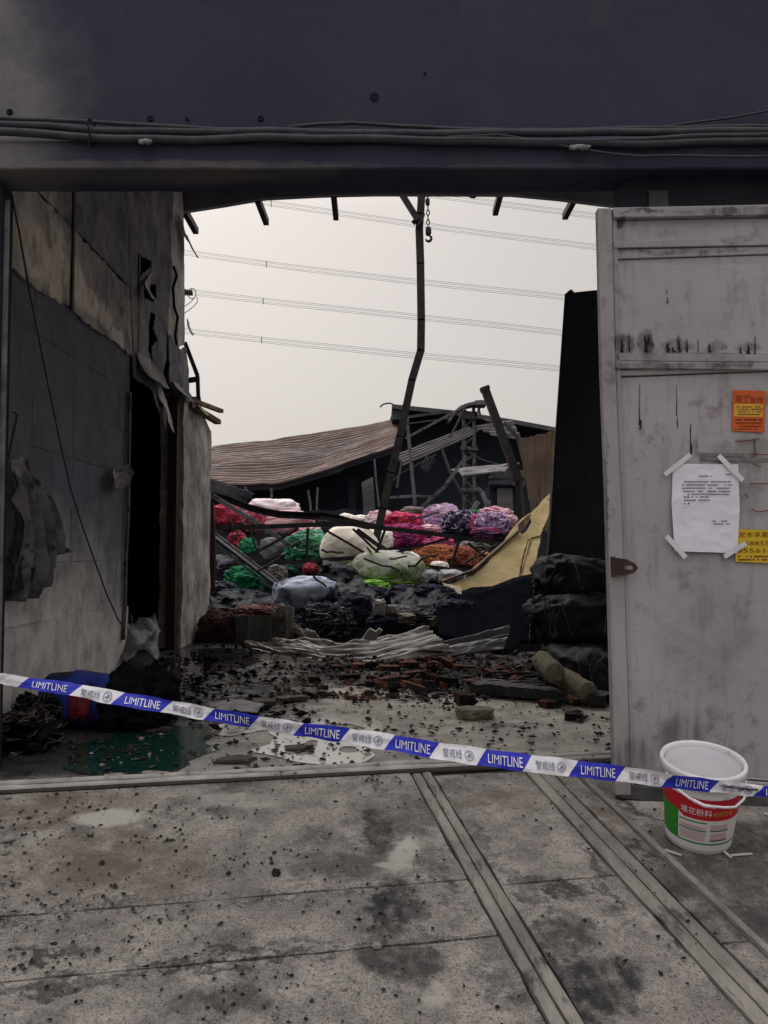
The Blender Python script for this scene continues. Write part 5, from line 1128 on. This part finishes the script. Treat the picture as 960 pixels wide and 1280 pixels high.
mb = MB(); mb.tube([WL(x, y, -1.83) for x, y in [(13, 236), (24, 290), (36, 360), (45, 405), (58, 470), (74, 548), (88, 610), (102, 655), (118, 700), (133, 742), (148, 775), (156, 786)]], .0055, 6); tag(mb.build('hanging_cable', m_rubber), 'long thin black cable hanging slantwise across the left block wall', 'cable')
crumple_o = MB(); ol = fray(px_poly([(143, 585), (157, 580), (160, 590), (158, 606), (150, 614), (140, 612), (137, 600)], -1.84), .05, .015, 6); v2, fs = cdt(ol, (), .04)
sheet(crumple_o, v2, fs, lambda y, z: V((-1.85 + .10 * abs(fbm((y * 7, z * 7, 2))), y, z))); tag(crumple_o.build('hanging_scrap', m_plastic_grey, solid=.004), 'small torn pale scrap hanging at the doorway edge of the block wall', 'scrap')
cg = thing('corner_guard', 'thin pale strip peeling along the doorway edge of the block wall', 'strip', WL(155, 800))
mb = MB(); c = [WL(x, y, -1.88) for x, y in [(162, 490), (161, 560), (160, 640), (157, 700), (156, 760), (154, 800)]]
for a, b in zip(c, c[1:]): mb.bar(a, b, .02, .035)
mb.build('guard_strip', m_cloth, cg)
gp = thing('gate_post', 'dark steel gate post at the left edge of the opening', 'post', P(-5, 960, 3.36))
a, b = P(3.5, 238, 3.36), P(-13, 1000, 3.36); mb = MB(); mb.bar(a, b, .05, .09); mb.build('post_body', m_black, gp)
mb = MB(); a, b = P(8.2, 250, 3.33), P(-6.5, 980, 3.33); mb.bar(a, b, .03, .006); mb.build('bright_edge', M('pale steel edge', (.13, .12, .125), (.05, .05, .055), 10, .6, .3), gp)  # thin strip paler than the post body

# ------------------------------------------------------------------ cables along the lintel
def cable(pts, r, label, Y=3.232, dz=None):
    pts = [(pts[0][0] - 500, pts[0][1] - 8)] * (pts[0][0] < 0) + list(pts) + [(pts[-1][0] + 600, pts[-1][1] - 6)] * (pts[-1][0] > 1000)
    mb = MB(); q = []
    for (x0, y0), (x1, y1) in zip(pts, pts[1:]):
        for k in range(6): q.append((lerp(x0, x1, k / 6), lerp(y0, y1, k / 6)))
    q.append(pts[-1]); q3 = [P(x, y + .6 * math.sin(x * .045 + r * 900), Y + .004 * math.sin(x * .03)) for x, y in q]
    mb.tube(q3, r, 8); return tag(mb.build('cable', m_rubber, smooth=True), label, 'cable', 'cables fixed along the lintel')
cable([(-60, 140), (0, 147), (40, 150), (120, 152), (200, 158), (270, 161), (340, 163), (400, 172), (430, 174)], .009, 'upper black cable on the left half of the lintel, dipping at its right end', 3.222)
cable([(-60, 152), (0, 155), (60, 158), (120, 163), (220, 165), (330, 164), (480, 167), (640, 166), (800, 165), (1020, 163)], .016, 'thick black cable running the whole length of the lintel', 3.226)
cable([(-60, 160), (0, 164), (70, 169), (150, 174), (240, 175), (330, 172), (480, 174), (630, 178), (800, 180), (1020, 174)], .017, 'thickest black cable, lowest of those along the lintel', 3.220)
cable([(360, 160), (400, 155), (440, 153), (500, 158), (640, 163), (760, 161), (850, 159), (1020, 157)], .008, 'thin black cable arching over the right half of the lintel', 3.238)
cable([(830, 159), (870, 153), (910, 147), (960, 139), (1020, 132)], .005, 'thin wire rising to the top right along the facade', 3.27)
cable([(560, 172), (625, 168), (650, 172), (690, 180), (720, 186), (760, 191), (800, 195), (880, 195), (1020, 196)], .005, 'thin sagging wire below the thick cables on the right', 3.212)
cable([(480, 173), (560, 174), (630, 175), (740, 177), (850, 171), (960, 168), (1020, 167)], .010, 'middle black cable bowing on the right half of the lintel', 3.212)
t = thing('cable_tie', 'dark loop tied round the cables on the left of the lintel', 'tie', P(113, 165, 3.2))
mb = MB(); c = P(114, 166, 3.215); mb.tube([c + V((.006 * math.sin(2 * a), .03 * math.cos(a), .055 * math.sin(a))) for a in [k * math.pi / 8 for k in range(17)]], .0045, 5, False); mb.build('tie_loop', m_black, t)
mb = MB(); mb.tube([c + V((0, -.03, -.05)), c + V((.004, -.03, -.09)), c + V((-.004, -.028, -.07))], .003, 4); mb.build('tie_tail', m_black, t)
for (x0, x1, y, lb) in [(174, 190, 177, 'pale bit of tape wrapped round the lowest cable on the left'), (712, 738, 184, 'pale bit of tape wrapped round the sagging wire on the right')]:
    mb = MB(); mb.tube([P(lerp(x0, x1, k / 5), y + .8 * math.sin(k * 2.2), 3.203) for k in range(6)], [.008, .011, .009, .012, .010, .006], 7); tag(mb.build('tape_wrap', M('dirty pale tape', (.30, .29, .30), (.10, .10, .11), 40, .6)), lb, 'tape')

# ------------------------------------------------------------------ the pale gate leaf on the right
DP0 = P(762, 985, 3.16); DU = (V((1, -.05, 0))).normalized(); DN = V((DU.y, -DU.x, 0)); DN = -DN if DN.y > 0 else DN
def D(px, py, off=0.0): return RP(px, py, DP0, DN) + DN * off
def duv(px, py): q = RP(px, py, DP0, DN) - DP0; return (q.dot(DU), q.z)
def DV(u, z, off=0.0): return DP0 + DU * u + V((0, 0, z)) + DN * off
def dst(px, py, rx, rz, k=1.0): q = D(px, py); return (tuple(q), (rx, .3, rz), 0, k)
def door_paint(name, base, dark, extra=0):
    t = NT(name); co = t.coord(True); cs = t.coord(True, (1, 1, .16)); ch_ = t.coord(True, (.2, 1, 1))
    big = t.noise(co, 1.8, 5, .6); mid = t.noise(co, 9, 8, .7); fine = t.noise(co, 70, 5, .75); drip = t.noise(cs, 22, 6, .65); sc_ = t.noise(ch_, 40, 5, .7)
    col = t.mix(t.rng(big, .34, .66), base, dark)
    col = t.mix(t.rng(drip, .52, .72, 0, .45), col, (.135, .125, .13))
    col = t.mix(t.rng(mid, .54, .70, 0, .50 + extra), col, (.115, .10, .10))
    col = t.mix(t.rng(fine, .66, .72, 0, .85), col, (.06, .055, .055))
    col = t.mix(t.rng(fine, .36, .30, 0, .4), col, (.42, .40, .42))
    col = t.mix(t.math('MULTIPLY', t.rng(mid, .56, .64, 0, .5), t.rng(t.noise(co, 3.1, 4), .52, .62)), col, (.17, .11, .105))
    soot = t.stains([dst(780, 430, .06, .045, 1), dst(806, 428, .035, .065, 1), dst(845, 432, .08, .035, 1), dst(895, 434, .05, .025, .7), dst(935, 434, .06, .02, .7), dst(860, 458, .4, .018, .7), dst(850, 316, .35, .012, .6),
                     dst(772, 280, .03, .03, .8), dst(920, 268, .3, .02, .7), dst(800, 268, .12, .012, .8), dst(812, 328, .012, .014, .6), dst(868, 560, .02, .04, .6), dst(756, 620, .01, .30, .8), dst(757, 850, .012, .25, .6), dst(850, 925, .12, .12, .5), dst(790, 945, .10, .09, .5), dst(862, 350, .008, .05, .0)], .07, 16)
    col = t.mix(t.math('MULTIPLY', soot, t.rng(drip, .34, .60)), col, (.030, .028, .030))
    patch = t.stains([dst(915, 610, .16, .16, .6), dst(930, 560, .16, .05, .6), dst(905, 575, .12, .02, .8), dst(880, 800, .25, .25, .35)], .08, 8)
    col = t.mix(t.math('MULTIPLY', patch, t.rng(mid, .32, .52)), col, (.165, .165, .155))
    return t.done(col, t.rng(mid, .3, .7, .55, .8), t.math('ADD', fine, t.math('MULTIPLY', mid, 2)), .35, .004)
m_door = door_paint('scuffed pale gate paint', (.365, .342, .358), (.305, .288, .298))
m_doorf = door_paint('worn gate frame paint', (.33, .306, .316), (.235, .217, .223), .3)
gate = thing('gate_leaf', 'scuffed pale steel gate leaf with notices, standing open on the right', 'gate', DP0)
def dpoly(px, off, th, name, mat, bevel=.003):
    mb = MB(); mb.prism([D(x, y, off) for x, y in px], DN * -th); return mb.build(name, mat, gate, bevel=bevel)
RX = 1180
def ey(a, b, x): return lerp(a[1], b[1], (x - a[0]) / (b[0] - a[0]))
dpoly([(747, 263), (RX, 256), (RX, 1040), (767, 990)], -.012, .02, 'back_sheet', m_doorf)
def panel(q, name, off, dent, seed):
    pl = [duv(x, y) for x, y in q]; v2, fs = cdt(pl, (), .05, seed); mb = MB()
    sheet(mb, v2, fs, lambda u, z: DV(u, z, off + dent * fbm((u * 2.4, z * 1.6, seed))), DN * -.004); return mb.build(name, m_door, gate, smooth=False)
panel([(768, 277), (RX, 269), (RX, 294), (768, 303)], 'top_panel', .004, .002, 1)
panel([(764, 326), (RX, 312), (RX, 446), (766, 441)], 'upper_panel', .002, .004, 2)
panel([(766, 473), (RX, 457), (RX, 992), (783, 962)], 'lower_panel', .002, .006, 3)
def drail(a, b, w, off, th, name, mat=m_doorf): mb = MB(); mb.bar(D(*a, off), D(*b, off), w, th, DN); return mb.build(name, mat, gate, bevel=.004)
dpoly([(745, 263), (763, 263), (768, 470), (778, 700), (787, 992), (767, 992), (759, 700), (750, 470)], .026, .045, 'left_stile', m_doorf, .005)
dpoly([(764, 264), (770, 264), (775, 470), (783, 700), (792, 990), (788, 990), (778.5, 700), (769, 470)], .014, .02, 'stile_bead', m_doorf, .003)
dpoly([(764, 263), (RX, 255), (RX, 268), (765, 276)], .030, .045, 'top_rail', m_doorf, .004)
dpoly([(766, 303.5), (RX, 295), (RX, 304), (766, 312)], .018, .03, 'rail_bead', m_doorf, .003)
dpoly([(766, 313), (RX, 304.5), (RX, 311), (766, 325)], .010, .02, 'rail_bead', m_doorf, .003)
dpoly([(768, 442), (RX, 447), (RX, 456), (768, 452)], .014, .03, 'mid_rail', m_doorf, .003)
dpoly([(768, 453), (RX, 457), (RX, 456.5 + 10), (768, 462)], .024, .04, 'mid_rail', m_doorf, .004)
dpoly([(768, 463.5), (RX, 450), (RX, 456), (768, 471)], .012, .02, 'rail_bead', m_doorf, .003)
dpoly([(784, 964), (RX, 995), (RX, 1010), (786, 976)], .012, .03, 'bottom_rail', m_doorf, .004)
dpoly([(772, 978), (RX, 1013), (RX, 1034), (774, 996)], .024, .05, 'bottom_rail', M('dark scuffed bottom rail', (.10, .095, .095), (.05, .048, .05), 8, .7, .4), .004)
# hasp
hp = []; 
mb = MB(); ol = [(764, 698), (766, 697), (780, 699), (790, 704), (794, 710), (789, 716), (777, 719), (765, 719)]
v2, fs = cdt([duv(x, y) for x, y in ol], [[duv(x, y) for x, y in [(777, 707), (786, 707), (788, 709.5), (786, 712), (777, 711)]]], .05); sheet(mb, v2, fs, lambda u, z: DV(u, z, .045), DN * -.006)
hs_ = mb.build('hasp', m_hasp, gate); mb = MB(); mb.tube([D(763, 696, .04), D(764, 721, .04)], .009, 8); mb.build('hinge_pin', m_hasp, hs_)
# drips of tar above the mid rail and scratches, thin flat marks that stay where they are
rnd = random.Random(3); mb = MB()
def mark(x, y0, y1, w):
    n = 5; L = []; Rr_ = []
    for k in range(n + 1):
        yy = lerp(y0, y1, k / n); ww = w * (.35 + .65 * k / n) * rnd.uniform(.6, 1.2); xo = x + rnd.uniform(-.6, .6) * w * .4
        L.append((xo - ww / 2, yy)); Rr_.append((xo + ww / 2, yy))
    for k in range(n): mb.add([D(*L[k], .0075), D(*Rr_[k], .0075), D(*Rr_[k + 1], .0075), D(*L[k + 1], .0075)], [(0, 1, 2, 3)])
for x, y0, y1, w in [(770, 420, 441, 3), (777, 425, 441, 4), (806, 420, 441, 5), (810, 419, 432, 3), (786, 420, 440, 2), (834, 430, 441, 5), (841, 434, 441, 4), (849, 426, 441, 3), (858, 424, 441, 2.5), (872, 424, 441, 1.5), (886, 430, 441, 4), (935, 432, 443, 5), (943, 420, 443, 2), (925, 434, 442, 3), (833, 362, 368, 1.5), (833.5, 372, 380, 2), (799, 480, 532, 1.6), (800, 525, 537, 3.2), (845, 482, 520, 1.4), (846, 522, 536, 1.5), (863, 530, 568, 2.5)]:
    mark(x, y0, y1, w)
mb.build('soot_drip', m_black, gate)['kind'] = 'stuff'
mb = MB()
for pts in [[(918, 552), (935, 551), (948, 549)], [(942, 549), (943, 570), (938, 572)], [(935, 568), (975, 569)], [(936, 605), (985, 604)], [(938, 636), (945, 640), (970, 637)], [(940, 580), (950, 584)], [(930, 617), (934, 622)]]:
    for a, b in zip(pts, pts[1:]): mb.bar(D(*a, .0085), D(*b, .0085), .0035, .002, DN)
mb.build('scribble', m_ink_brown, gate)['kind'] = 'stuff'
mb = MB()
for x0, x1, y in [(872, 930, 566), (874, 960, 572)]:
    mb.add([D(x0, y, .0078), D(x1, y + 1, .0078), D(x1, y + 5, .0078), D(x0, y + 4, .0078)], [(0, 1, 2, 3)])
mb.build('dirty_smear', M('dirty smear', (.12, .115, .11), (.2, .19, .19), 30, .8), gate)['kind'] = 'stuff'
# printed notices
def print_text(s, px, py, hpx, off, mat, parent, name='lettering', wpx=None):
    w = text_width(s); sz = hpx / 720 * (1 / .9); sc0 = hpx * 1.25
    v, f = text_mesh(s, sc0)
    if wpx: k = wpx / (max(x for x, y in v) - min(x for x, y in v)); v = [(x * k, y) for x, y in v]
    mb = MB(); mb.add([D(px + x, py - y, off) for x, y in v], f); return mb.build(name, mat, parent)
nt = thing('paper_notice', 'white paper notice stuck to the gate leaf with clear strips', 'notice', D(880, 690, .01))
pol = [duv(x, y) for x, y in [(840, 580), (921, 581), (923, 635), (920, 692), (842, 689), (838, 630)]]; v2, fs = cdt(pol, (), .02); mb = MB()
sheet(mb, v2, fs, lambda u, z: DV(u, z, .014 + .0035 * fbm((u * 9, z * 14, 2))), DN * -.001); mb.build('paper', m_paper, nt)
mb = MB(); rnd = random.Random(8)
def words_row(x0, x1, y, h, gap=1.0, dens=.85):
    x = x0
    while x < x1:
        w = rnd.uniform(1.2, 2.6)
        if rnd.random() < dens: mb.add([D(x, y, .0185), D(x + w, y + .05, .0185), D(x + w, y + h, .0185), D(x, y + h, .0185)], [(0, 1, 2, 3)])
        x += w + gap * rnd.uniform(.3, .8)
for x0, x1, y in [(870, 888, 595), (905, 912, 593), (853, 911, 602), (849, 911, 606), (851, 910, 610), (852, 911, 614), (853, 911, 617.5), (853, 882, 621), (853, 886, 625), (853, 860, 629), (888, 905, 651), (890, 909, 654.5)]: words_row(x0, x1, y, 1.3)
mb.build('typed_line', m_ink_dark, nt)['kind'] = 'stuff'
for a, b in [((829, 594), (861, 569)), ((896, 570), (926, 601)), ((831, 670), (855, 697)), ((903, 696), (930, 679))]:
    mb = MB(); d2 = V((b[0] - a[0], b[1] - a[1])).normalized() * 3; n2 = V((-d2.y, d2.x))
    mb.add([D(a[0] + n2.x, a[1] + n2.y, .0205), D(b[0] + n2.x, b[1] + n2.y, .0205), D(b[0] - n2.x, b[1] - n2.y, .0205), D(a[0] - n2.x, a[1] - n2.y, .0205)], [(0, 1, 2, 3)]); mb.build('sticky_strip', m_sticky, nt, solid=.0006)
ys_ = thing('yellow_sticker', 'yellow advertising sticker partly under the paper notice', 'sticker', D(945, 702, .008))
mb = MB(); mb.prism([D(x, y, .0095) for x, y in [(919, 661.5), (1010, 664), (1010, 706), (918, 702)]], DN * -.002); mb.build('sticker_sheet', m_yel_sticker, ys_)
print_text('发本承套出租', 950, 669, 6, .0102, m_ink_brown, ys_, wpx=56); print_text('588558068', 958, 679.5, 6, .0102, m_ink_brown, ys_, wpx=58); print_text('85561003', 950, 688.5, 6, .0102, m_ink_brown, ys_, wpx=60)
mb = MB()
for y in (694.5, 698.5): words_row(922, 1004, y, 2.2)
mb.v = [p - DN * .0083 for p in mb.v]; mb.build('small_print', m_ink_brown, ys_)['kind'] = 'stuff'
op = thing('orange_poster', 'small orange and yellow job poster high on the gate leaf', 'poster', D(935, 540, .008))
mb = MB(); mb.prism([D(x, y, .0095) for x, y in [(915, 488), (956, 489.5), (954, 541), (914, 539)]], DN * -.002); mb.build('poster_sheet', m_orange, op)
mb = MB(); mb.add([D(x, y, .0100) for x, y in [(916.5, 505), (953, 506), (952.5, 522), (916, 521)]], [(0, 1, 2, 3)]); mb.build('yellow_band', m_ink_yellow, op)
print_text('用工宣传', 935.5, 501.2, 6.5, .0103, m_ink_brown, op, wpx=35); mb = MB()
for x0, x1, y, h in [(918, 936, 495, 1.3), (919, 950, 508.5, 1.3), (921, 951, 511.5, 1.3), (922, 950, 514.5, 1.3), (921, 948, 518, 1.3), (918, 951, 524, 2), (918, 951, 528.5, 1.5), (922, 950, 532.5, 1.5), (918, 944, 536, 1.3)]: words_row(x0, x1, y, h)
mb.v = [p - DN * .0080 for p in mb.v]; mb.build('small_print', m_ink_brown, op)['kind'] = 'stuff'

# ------------------------------------------------------------------ bucket
bc = RG(872, 1049); rc = P(879, 948, 2.765); ax = (rc - bc); HB = ax.length
up = ax.normalized(); bx_ = V((1, 0, 0)) - up * up.x; bx_.normalize(); by_ = up.cross(bx_)
BM4 = Matrix(((bx_.x, by_.x, up.x, bc.x), (bx_.y, by_.y, up.y, bc.y), (bx_.z, by_.z, up.z, bc.z), (0, 0, 0, 1)))
RB0, RB1 = .107, .128
BM4 = BM4 @ Matrix.Translation((0, .0, 0))
def brad(h): return lerp(RB0, RB1, h)
bk = thing('paint_bucket', 'white plastic paint bucket with red and green label, leaning by the gate foot', 'bucket', bc)
prof_ = [(.001, .004), (RB0 - .012, .003), (RB0 - .002, .010)] + [(brad(k / 10), .012 + (HB - .06) * k / 10) for k in range(11)] + [(RB1 + .008, HB - .046), (RB1 + .009, HB - .030), (RB1 + .012, HB - .026), (RB1 + .013, HB - .008), (RB1 + .010, HB - .001), (RB1 + .003, HB), (RB1 - .001, HB - .006), (RB1 - .003, HB - .03), (RB0 - .004, .02), (.001, .016)]
mb = MB(); mb.lathe(prof_, BM4, 64); mb.build('bucket_body', m_white_pl, bk, smooth=True)
lid = MB(); lid.lathe([(.001, HB - .022), (RB1 - .012, HB - .022), (RB1 - .004, HB - .018)], BM4, 48); lid.build('film_cover', M('milky film cover', (.46, .44, .47), (.40, .38, .41), 5, .5, .3, 12, .01), bk, smooth=True)
# printed label: angle 0 faces the camera
HA, HZ = .045, HB - .085
cell = MB(); na, nh = 120, 60
fa = math.atan2(-2.8, -1.08)       # local direction towards the camera: -y
def lab(a, h, off=.0012):
    r = brad((h - .012) / (HB - .06)) + off; t_ = fa + a; return BM4 @ V((r * math.cos(t_), r * math.sin(t_), h))
def lcol(a, h):
    k = (h - HA) / (HZ - HA)
    arc = .66 - .26 * math.cos(min(1.5, abs(a - .15)) * 1.0)
    if k > .56 + .10 * min(1, max(0, -a - .45) * 4): return 1
    if a < -.60 and k > .02: return 2 if k > .06 else 3
    if .02 < k < .055: return 3
    return 0
for i in range(na):
    a0, a1 = lerp(-1.75, 1.75, i / na), lerp(-1.75, 1.75, (i + 1) / na)
    for j in range(nh):
        h0, h1 = lerp(HA - .02, HZ, j / nh), lerp(HA - .02, HZ, (j + 1) / nh)
        cell.add([lab(a0, h0), lab(a1, h0), lab(a1, h1), lab(a0, h1)], [(0, 1, 2, 3)], lcol((a0 + a1) / 2, (h0 + h1) / 2))
cell.build('printed_label', [m_label_white, m_label_red, m_label_green, m_ink_green], bk)
def wrap_text(s, a, h, size, mat, wide=1.0):
    v, f = text_mesh(s, size); mb = MB(); mb.add([lab(a + x * wide / .135, h + y, .0022) for x, y in v], f); mb.build('lettering', mat, bk)
wrap_text('堆花粉料', -.12, HA + .122, .028, m_ink_white); wrap_text('粉刷石膏', .62, HA + .120, .020, m_ink_yellow)
mb = MB(); rnd = random.Random(5)
for (a0, a1, hA, hB_) in [(-.55, .16, .060, .072), (-.55, .16, .018, .046), (.30, .82, .062, .078), (.30, .82, .024, .046)]:
    h = HA + hA
    while h < HA + hB_ + .001:
        a = a0
        while a < a1 - .03:
            w = rnd.uniform(.02, .05)
            mb.add([lab(a, h, .002), lab(a + w, h, .002), lab(a + w, h + .0032, .002), lab(a, h + .0032, .002)], [(0, 1, 2, 3)]); a += w + .012
        h += .0066
mb.build('small_print', m_ink_pink, bk)['kind'] = 'stuff'
mb = MB()
for a0, a1, h in [(-.58, .18, .083), (-.58, .18, .052), (.28, .86, .055), (.28, .86, .018)]:
    for k in range(8): mb.add([lab(lerp(a0, a1, k / 8), HA + h, .002), lab(lerp(a0, a1, (k + 1) / 8), HA + h, .002), lab(lerp(a0, a1, (k + 1) / 8), HA + h + .005, .002), lab(lerp(a0, a1, k / 8), HA + h + .005, .002)], [(0, 1, 2, 3)])
mb.build('green_rule', m_ink_green, bk)['kind'] = 'stuff'
hp_ = [P(x, y, Y - .085) for x, y, Y in [(929, 966, 2.86), (934, 985, 2.82), (933, 992, 2.79), (929, 1000, 2.74), (919, 1009, 2.70), (905, 1009.5, 2.665), (880, 1007, 2.655), (862, 998, 2.66), (849, 988, 2.68), (838, 976, 2.73), (833, 966, 2.80)]]
mb = MB(); mb.tube(hp_, .0042, 8); hd = mb.build('handle', m_white_pl, bk, smooth=True)
mb = MB(); mb.tube([P(x, y, Y - .085) for x, y, Y in [(894, 1009, 2.655), (880, 1007, 2.650), (866, 1000, 2.652)]], .0055, 8); mb.build('grip', m_white_pl, hd, smooth=True)
for i, (pts, lb) in enumerate([([(831, 1064), (852, 1071)], 'white plaster sliver lying just below the bucket'), ([(914, 1071), (940, 1069)], 'white plaster sliver lying right of the bucket foot'), ([(905, 1066), (914, 1074)], 'small white chip lying right of the bucket foot'), ([(956, 1018), (966, 1023)], 'small white chip at the right edge near the gate bottom')]):
    a, b = RG(*pts[0]) + V((0, 0, .005)), RG(*pts[1]) + V((0, 0, .005)); mb = MB(); mb.bar(a, b, .009, .004); tag(mb.build('plaster_sliver', M('white plaster %d' % i, (.55, .53, .51), (.4, .38, .37), 20, .9)), lb, 'plaster')
for px, py, r, lb in [(9, 1052, .016, 'white plaster crumb at the left edge of the ramp'), (8, 1067, .012, 'smaller white plaster crumb below it at the left edge of the ramp'), (431, 1236, .008, 'tiny white crumb near the bottom middle of the ramp'), (471, 1184, .010, 'white crumb on the lower joint of the ramp'), (10, 998, .010, 'white crumb beside the threshold at the far left')]:
    mb = MB(); blob(mb, RG(px, py) + V((0, 0, r * .4)), (r * 1.3, r, r * .6), 1, .8, .2, 3, int(px), 12, 8); tag(mb.build('plaster_crumb', m_grit), lb, 'plaster')

# ------------------------------------------------------------------ barrier tape
tp = thing('barrier_tape', 'blue and white barrier tape stretched across the gateway', 'tape', P(480, 926, 2.3))
CY = [(-205, 806), (-150, 815), (0, 848), (34, 853.5), (94, 862), (148, 873), (208, 883), (266, 893.5), (317, 902), (375, 911.5), (432, 919), (489, 928), (547, 938.5), (607, 947), (659, 953.5), (725, 961.5), (783, 968), (841, 977), (902, 983.5), (948, 988.5), (1010, 994), (1190, 1003)]
HW = [(0, 6.5), (100, 7), (250, 8), (450, 9.2), (600, 9.6), (730, 9.6), (850, 8.8), (950, 7.2), (1010, 7)]
YD = [(-205, 3.31), (-150, 2.95), (0, 2.42), (300, 2.30), (600, 2.27), (900, 2.36), (1010, 2.42), (1190, 3.10)]
def smooth_(tab, x):
    return (interp(tab, x - 9) + interp(tab, x) * 2 + interp(tab, x + 9)) / 4
def T(px, v, off=0.0):      # v from -1 (lower edge) to 1 (upper edge)
    Y = interp(YD, px); y = smooth_(CY, px); c = P(px, y, Y); up_ = interp(HW, px) * Y / 1000
    lean = .25 + .35 * math.sin(px * .013) ; k = .0018 * math.sin(px * .06 + v) + .003 * math.sin(px * .021 + v * 1.3) + .006 * noise.noise(V((px * .05, v * .8, 1))) + .002 * noise.noise(V((px * .15, v * 1.5, 4)))
    return c + V((.02 * v * up_ * 2, up_ * v * lean, up_ * v)) + V((0, -off - k, .0012 * math.sin(px * .11) * v))
SL = 6.5
edges = [(-200, 0)]; blues = [(29, 95), (147, 208), (261, 318), (373, 431), (487, 543), (602, 659), (717, 776), (834, 893), (948, 1006)]
segs = []; x = -203
for a, b in blues: segs += [(x, a, 1), (a, b, 0)]; x = b
segs.append((x, 1186, 1))
for col in (0, 1):
    for a, b, c in segs:
        if c != col: continue
        mb = MB()
        n = max(8, int((b - a) / 2.5))
        for i in range(n):
            for j in range(6):
                v0, v1 = -1 + j / 3, -1 + (j + 1) / 3
                def q(s, v): return T(lerp(a, b, s) + (SL * v if True else 0), v)
                mb.add([q(i / n, v0), q((i + 1) / n, v0), q((i + 1) / n, v1), q(i / n, v1)], [(0, 1, 2, 3)])
        mb.build(['blue_band', 'white_band'][col], [m_tape_blue, m_tape_white][col], tp, smooth=True)
def tape_text(s, px, hpx, wpx, mat):
    v, f = text_mesh(s, 1.0); x0 = min(x for x, y in v); x1 = max(x for x, y in v); y0 = min(y for x, y in v); y1 = max(y for x, y in v); hw = interp(HW, px)
    mb = MB(); mb.add([T(px + (x - (x0 + x1) / 2) / (x1 - x0) * wpx, (y - (y0 + y1) / 2) / (y1 - y0) * hpx / hw, .0036) for x, y in v], f); mb.build('lettering', mat, tp)
for a, b in blues:
    tape_text('LIMITLINE', (a + b) / 2 + 1, 10.4 * interp(HW, a) / 9.4, 43 if a != 834 else 40, m_ink_white)
for (a, b), (c, d) in zip(blues, blues[1:]):
    m_ = (b + c) / 2; tape_text('警戒线', m_ - 7, 9.8 * interp(HW, b) / 9.4, 24, m_tape_ink)
    mb = MB(); cx = m_ + 14; hw = interp(HW, cx); r = 5.6
    for k in range(18):
        a0, a1 = k * math.pi / 9, (k + 1) * math.pi / 9
        mb.add([T(cx + rr * math.cos(an), rr * math.sin(an) / hw * .95, .0036) for rr, an in [(r, a0), (r, a1), (r - .8, a1), (r - .8, a0)]], [(0, 1, 2, 3)])
    for x0, y0, x1, y1 in [(-3.2, -1.5, 2.8, 2.2), (-1, 3.2, 1.2, -.4), (1.2, -.4, -1.2, -.2), (-1.2, -.2, .6, -3.4), (2.2, .4, 3.4, -1.6)]:
        dx, dy = x1 - x0, y1 - y0; L = math.hypot(dx, dy); nx, ny = -dy / L * .45, dx / L * .45
        mb.add([T(cx + xx, yy / hw, .0037) for xx, yy in [(x0 + nx, y0 + ny), (x1 + nx, y1 + ny), (x1 - nx, y1 - ny), (x0 - nx, y0 - ny)]], [(0, 1, 2, 3)])
    mb.build('round_mark', m_tape_ink, tp)
mb = MB(); rnd = random.Random(2)
for k in range(10):
    x = lerp(899, 942, k / 9); mb.add([T(x, -.1 + rnd.uniform(-.2, .2), .001), T(x + 5, -.1 + rnd.uniform(-.2, .2), .001), T(x + 5, .2 + rnd.uniform(0, .2), .001), T(x, .2 + rnd.uniform(0, .2), .001)], [(0, 1, 2, 3)])
mb.build('mud_smear', m_mud, tp)['kind'] = 'stuff'
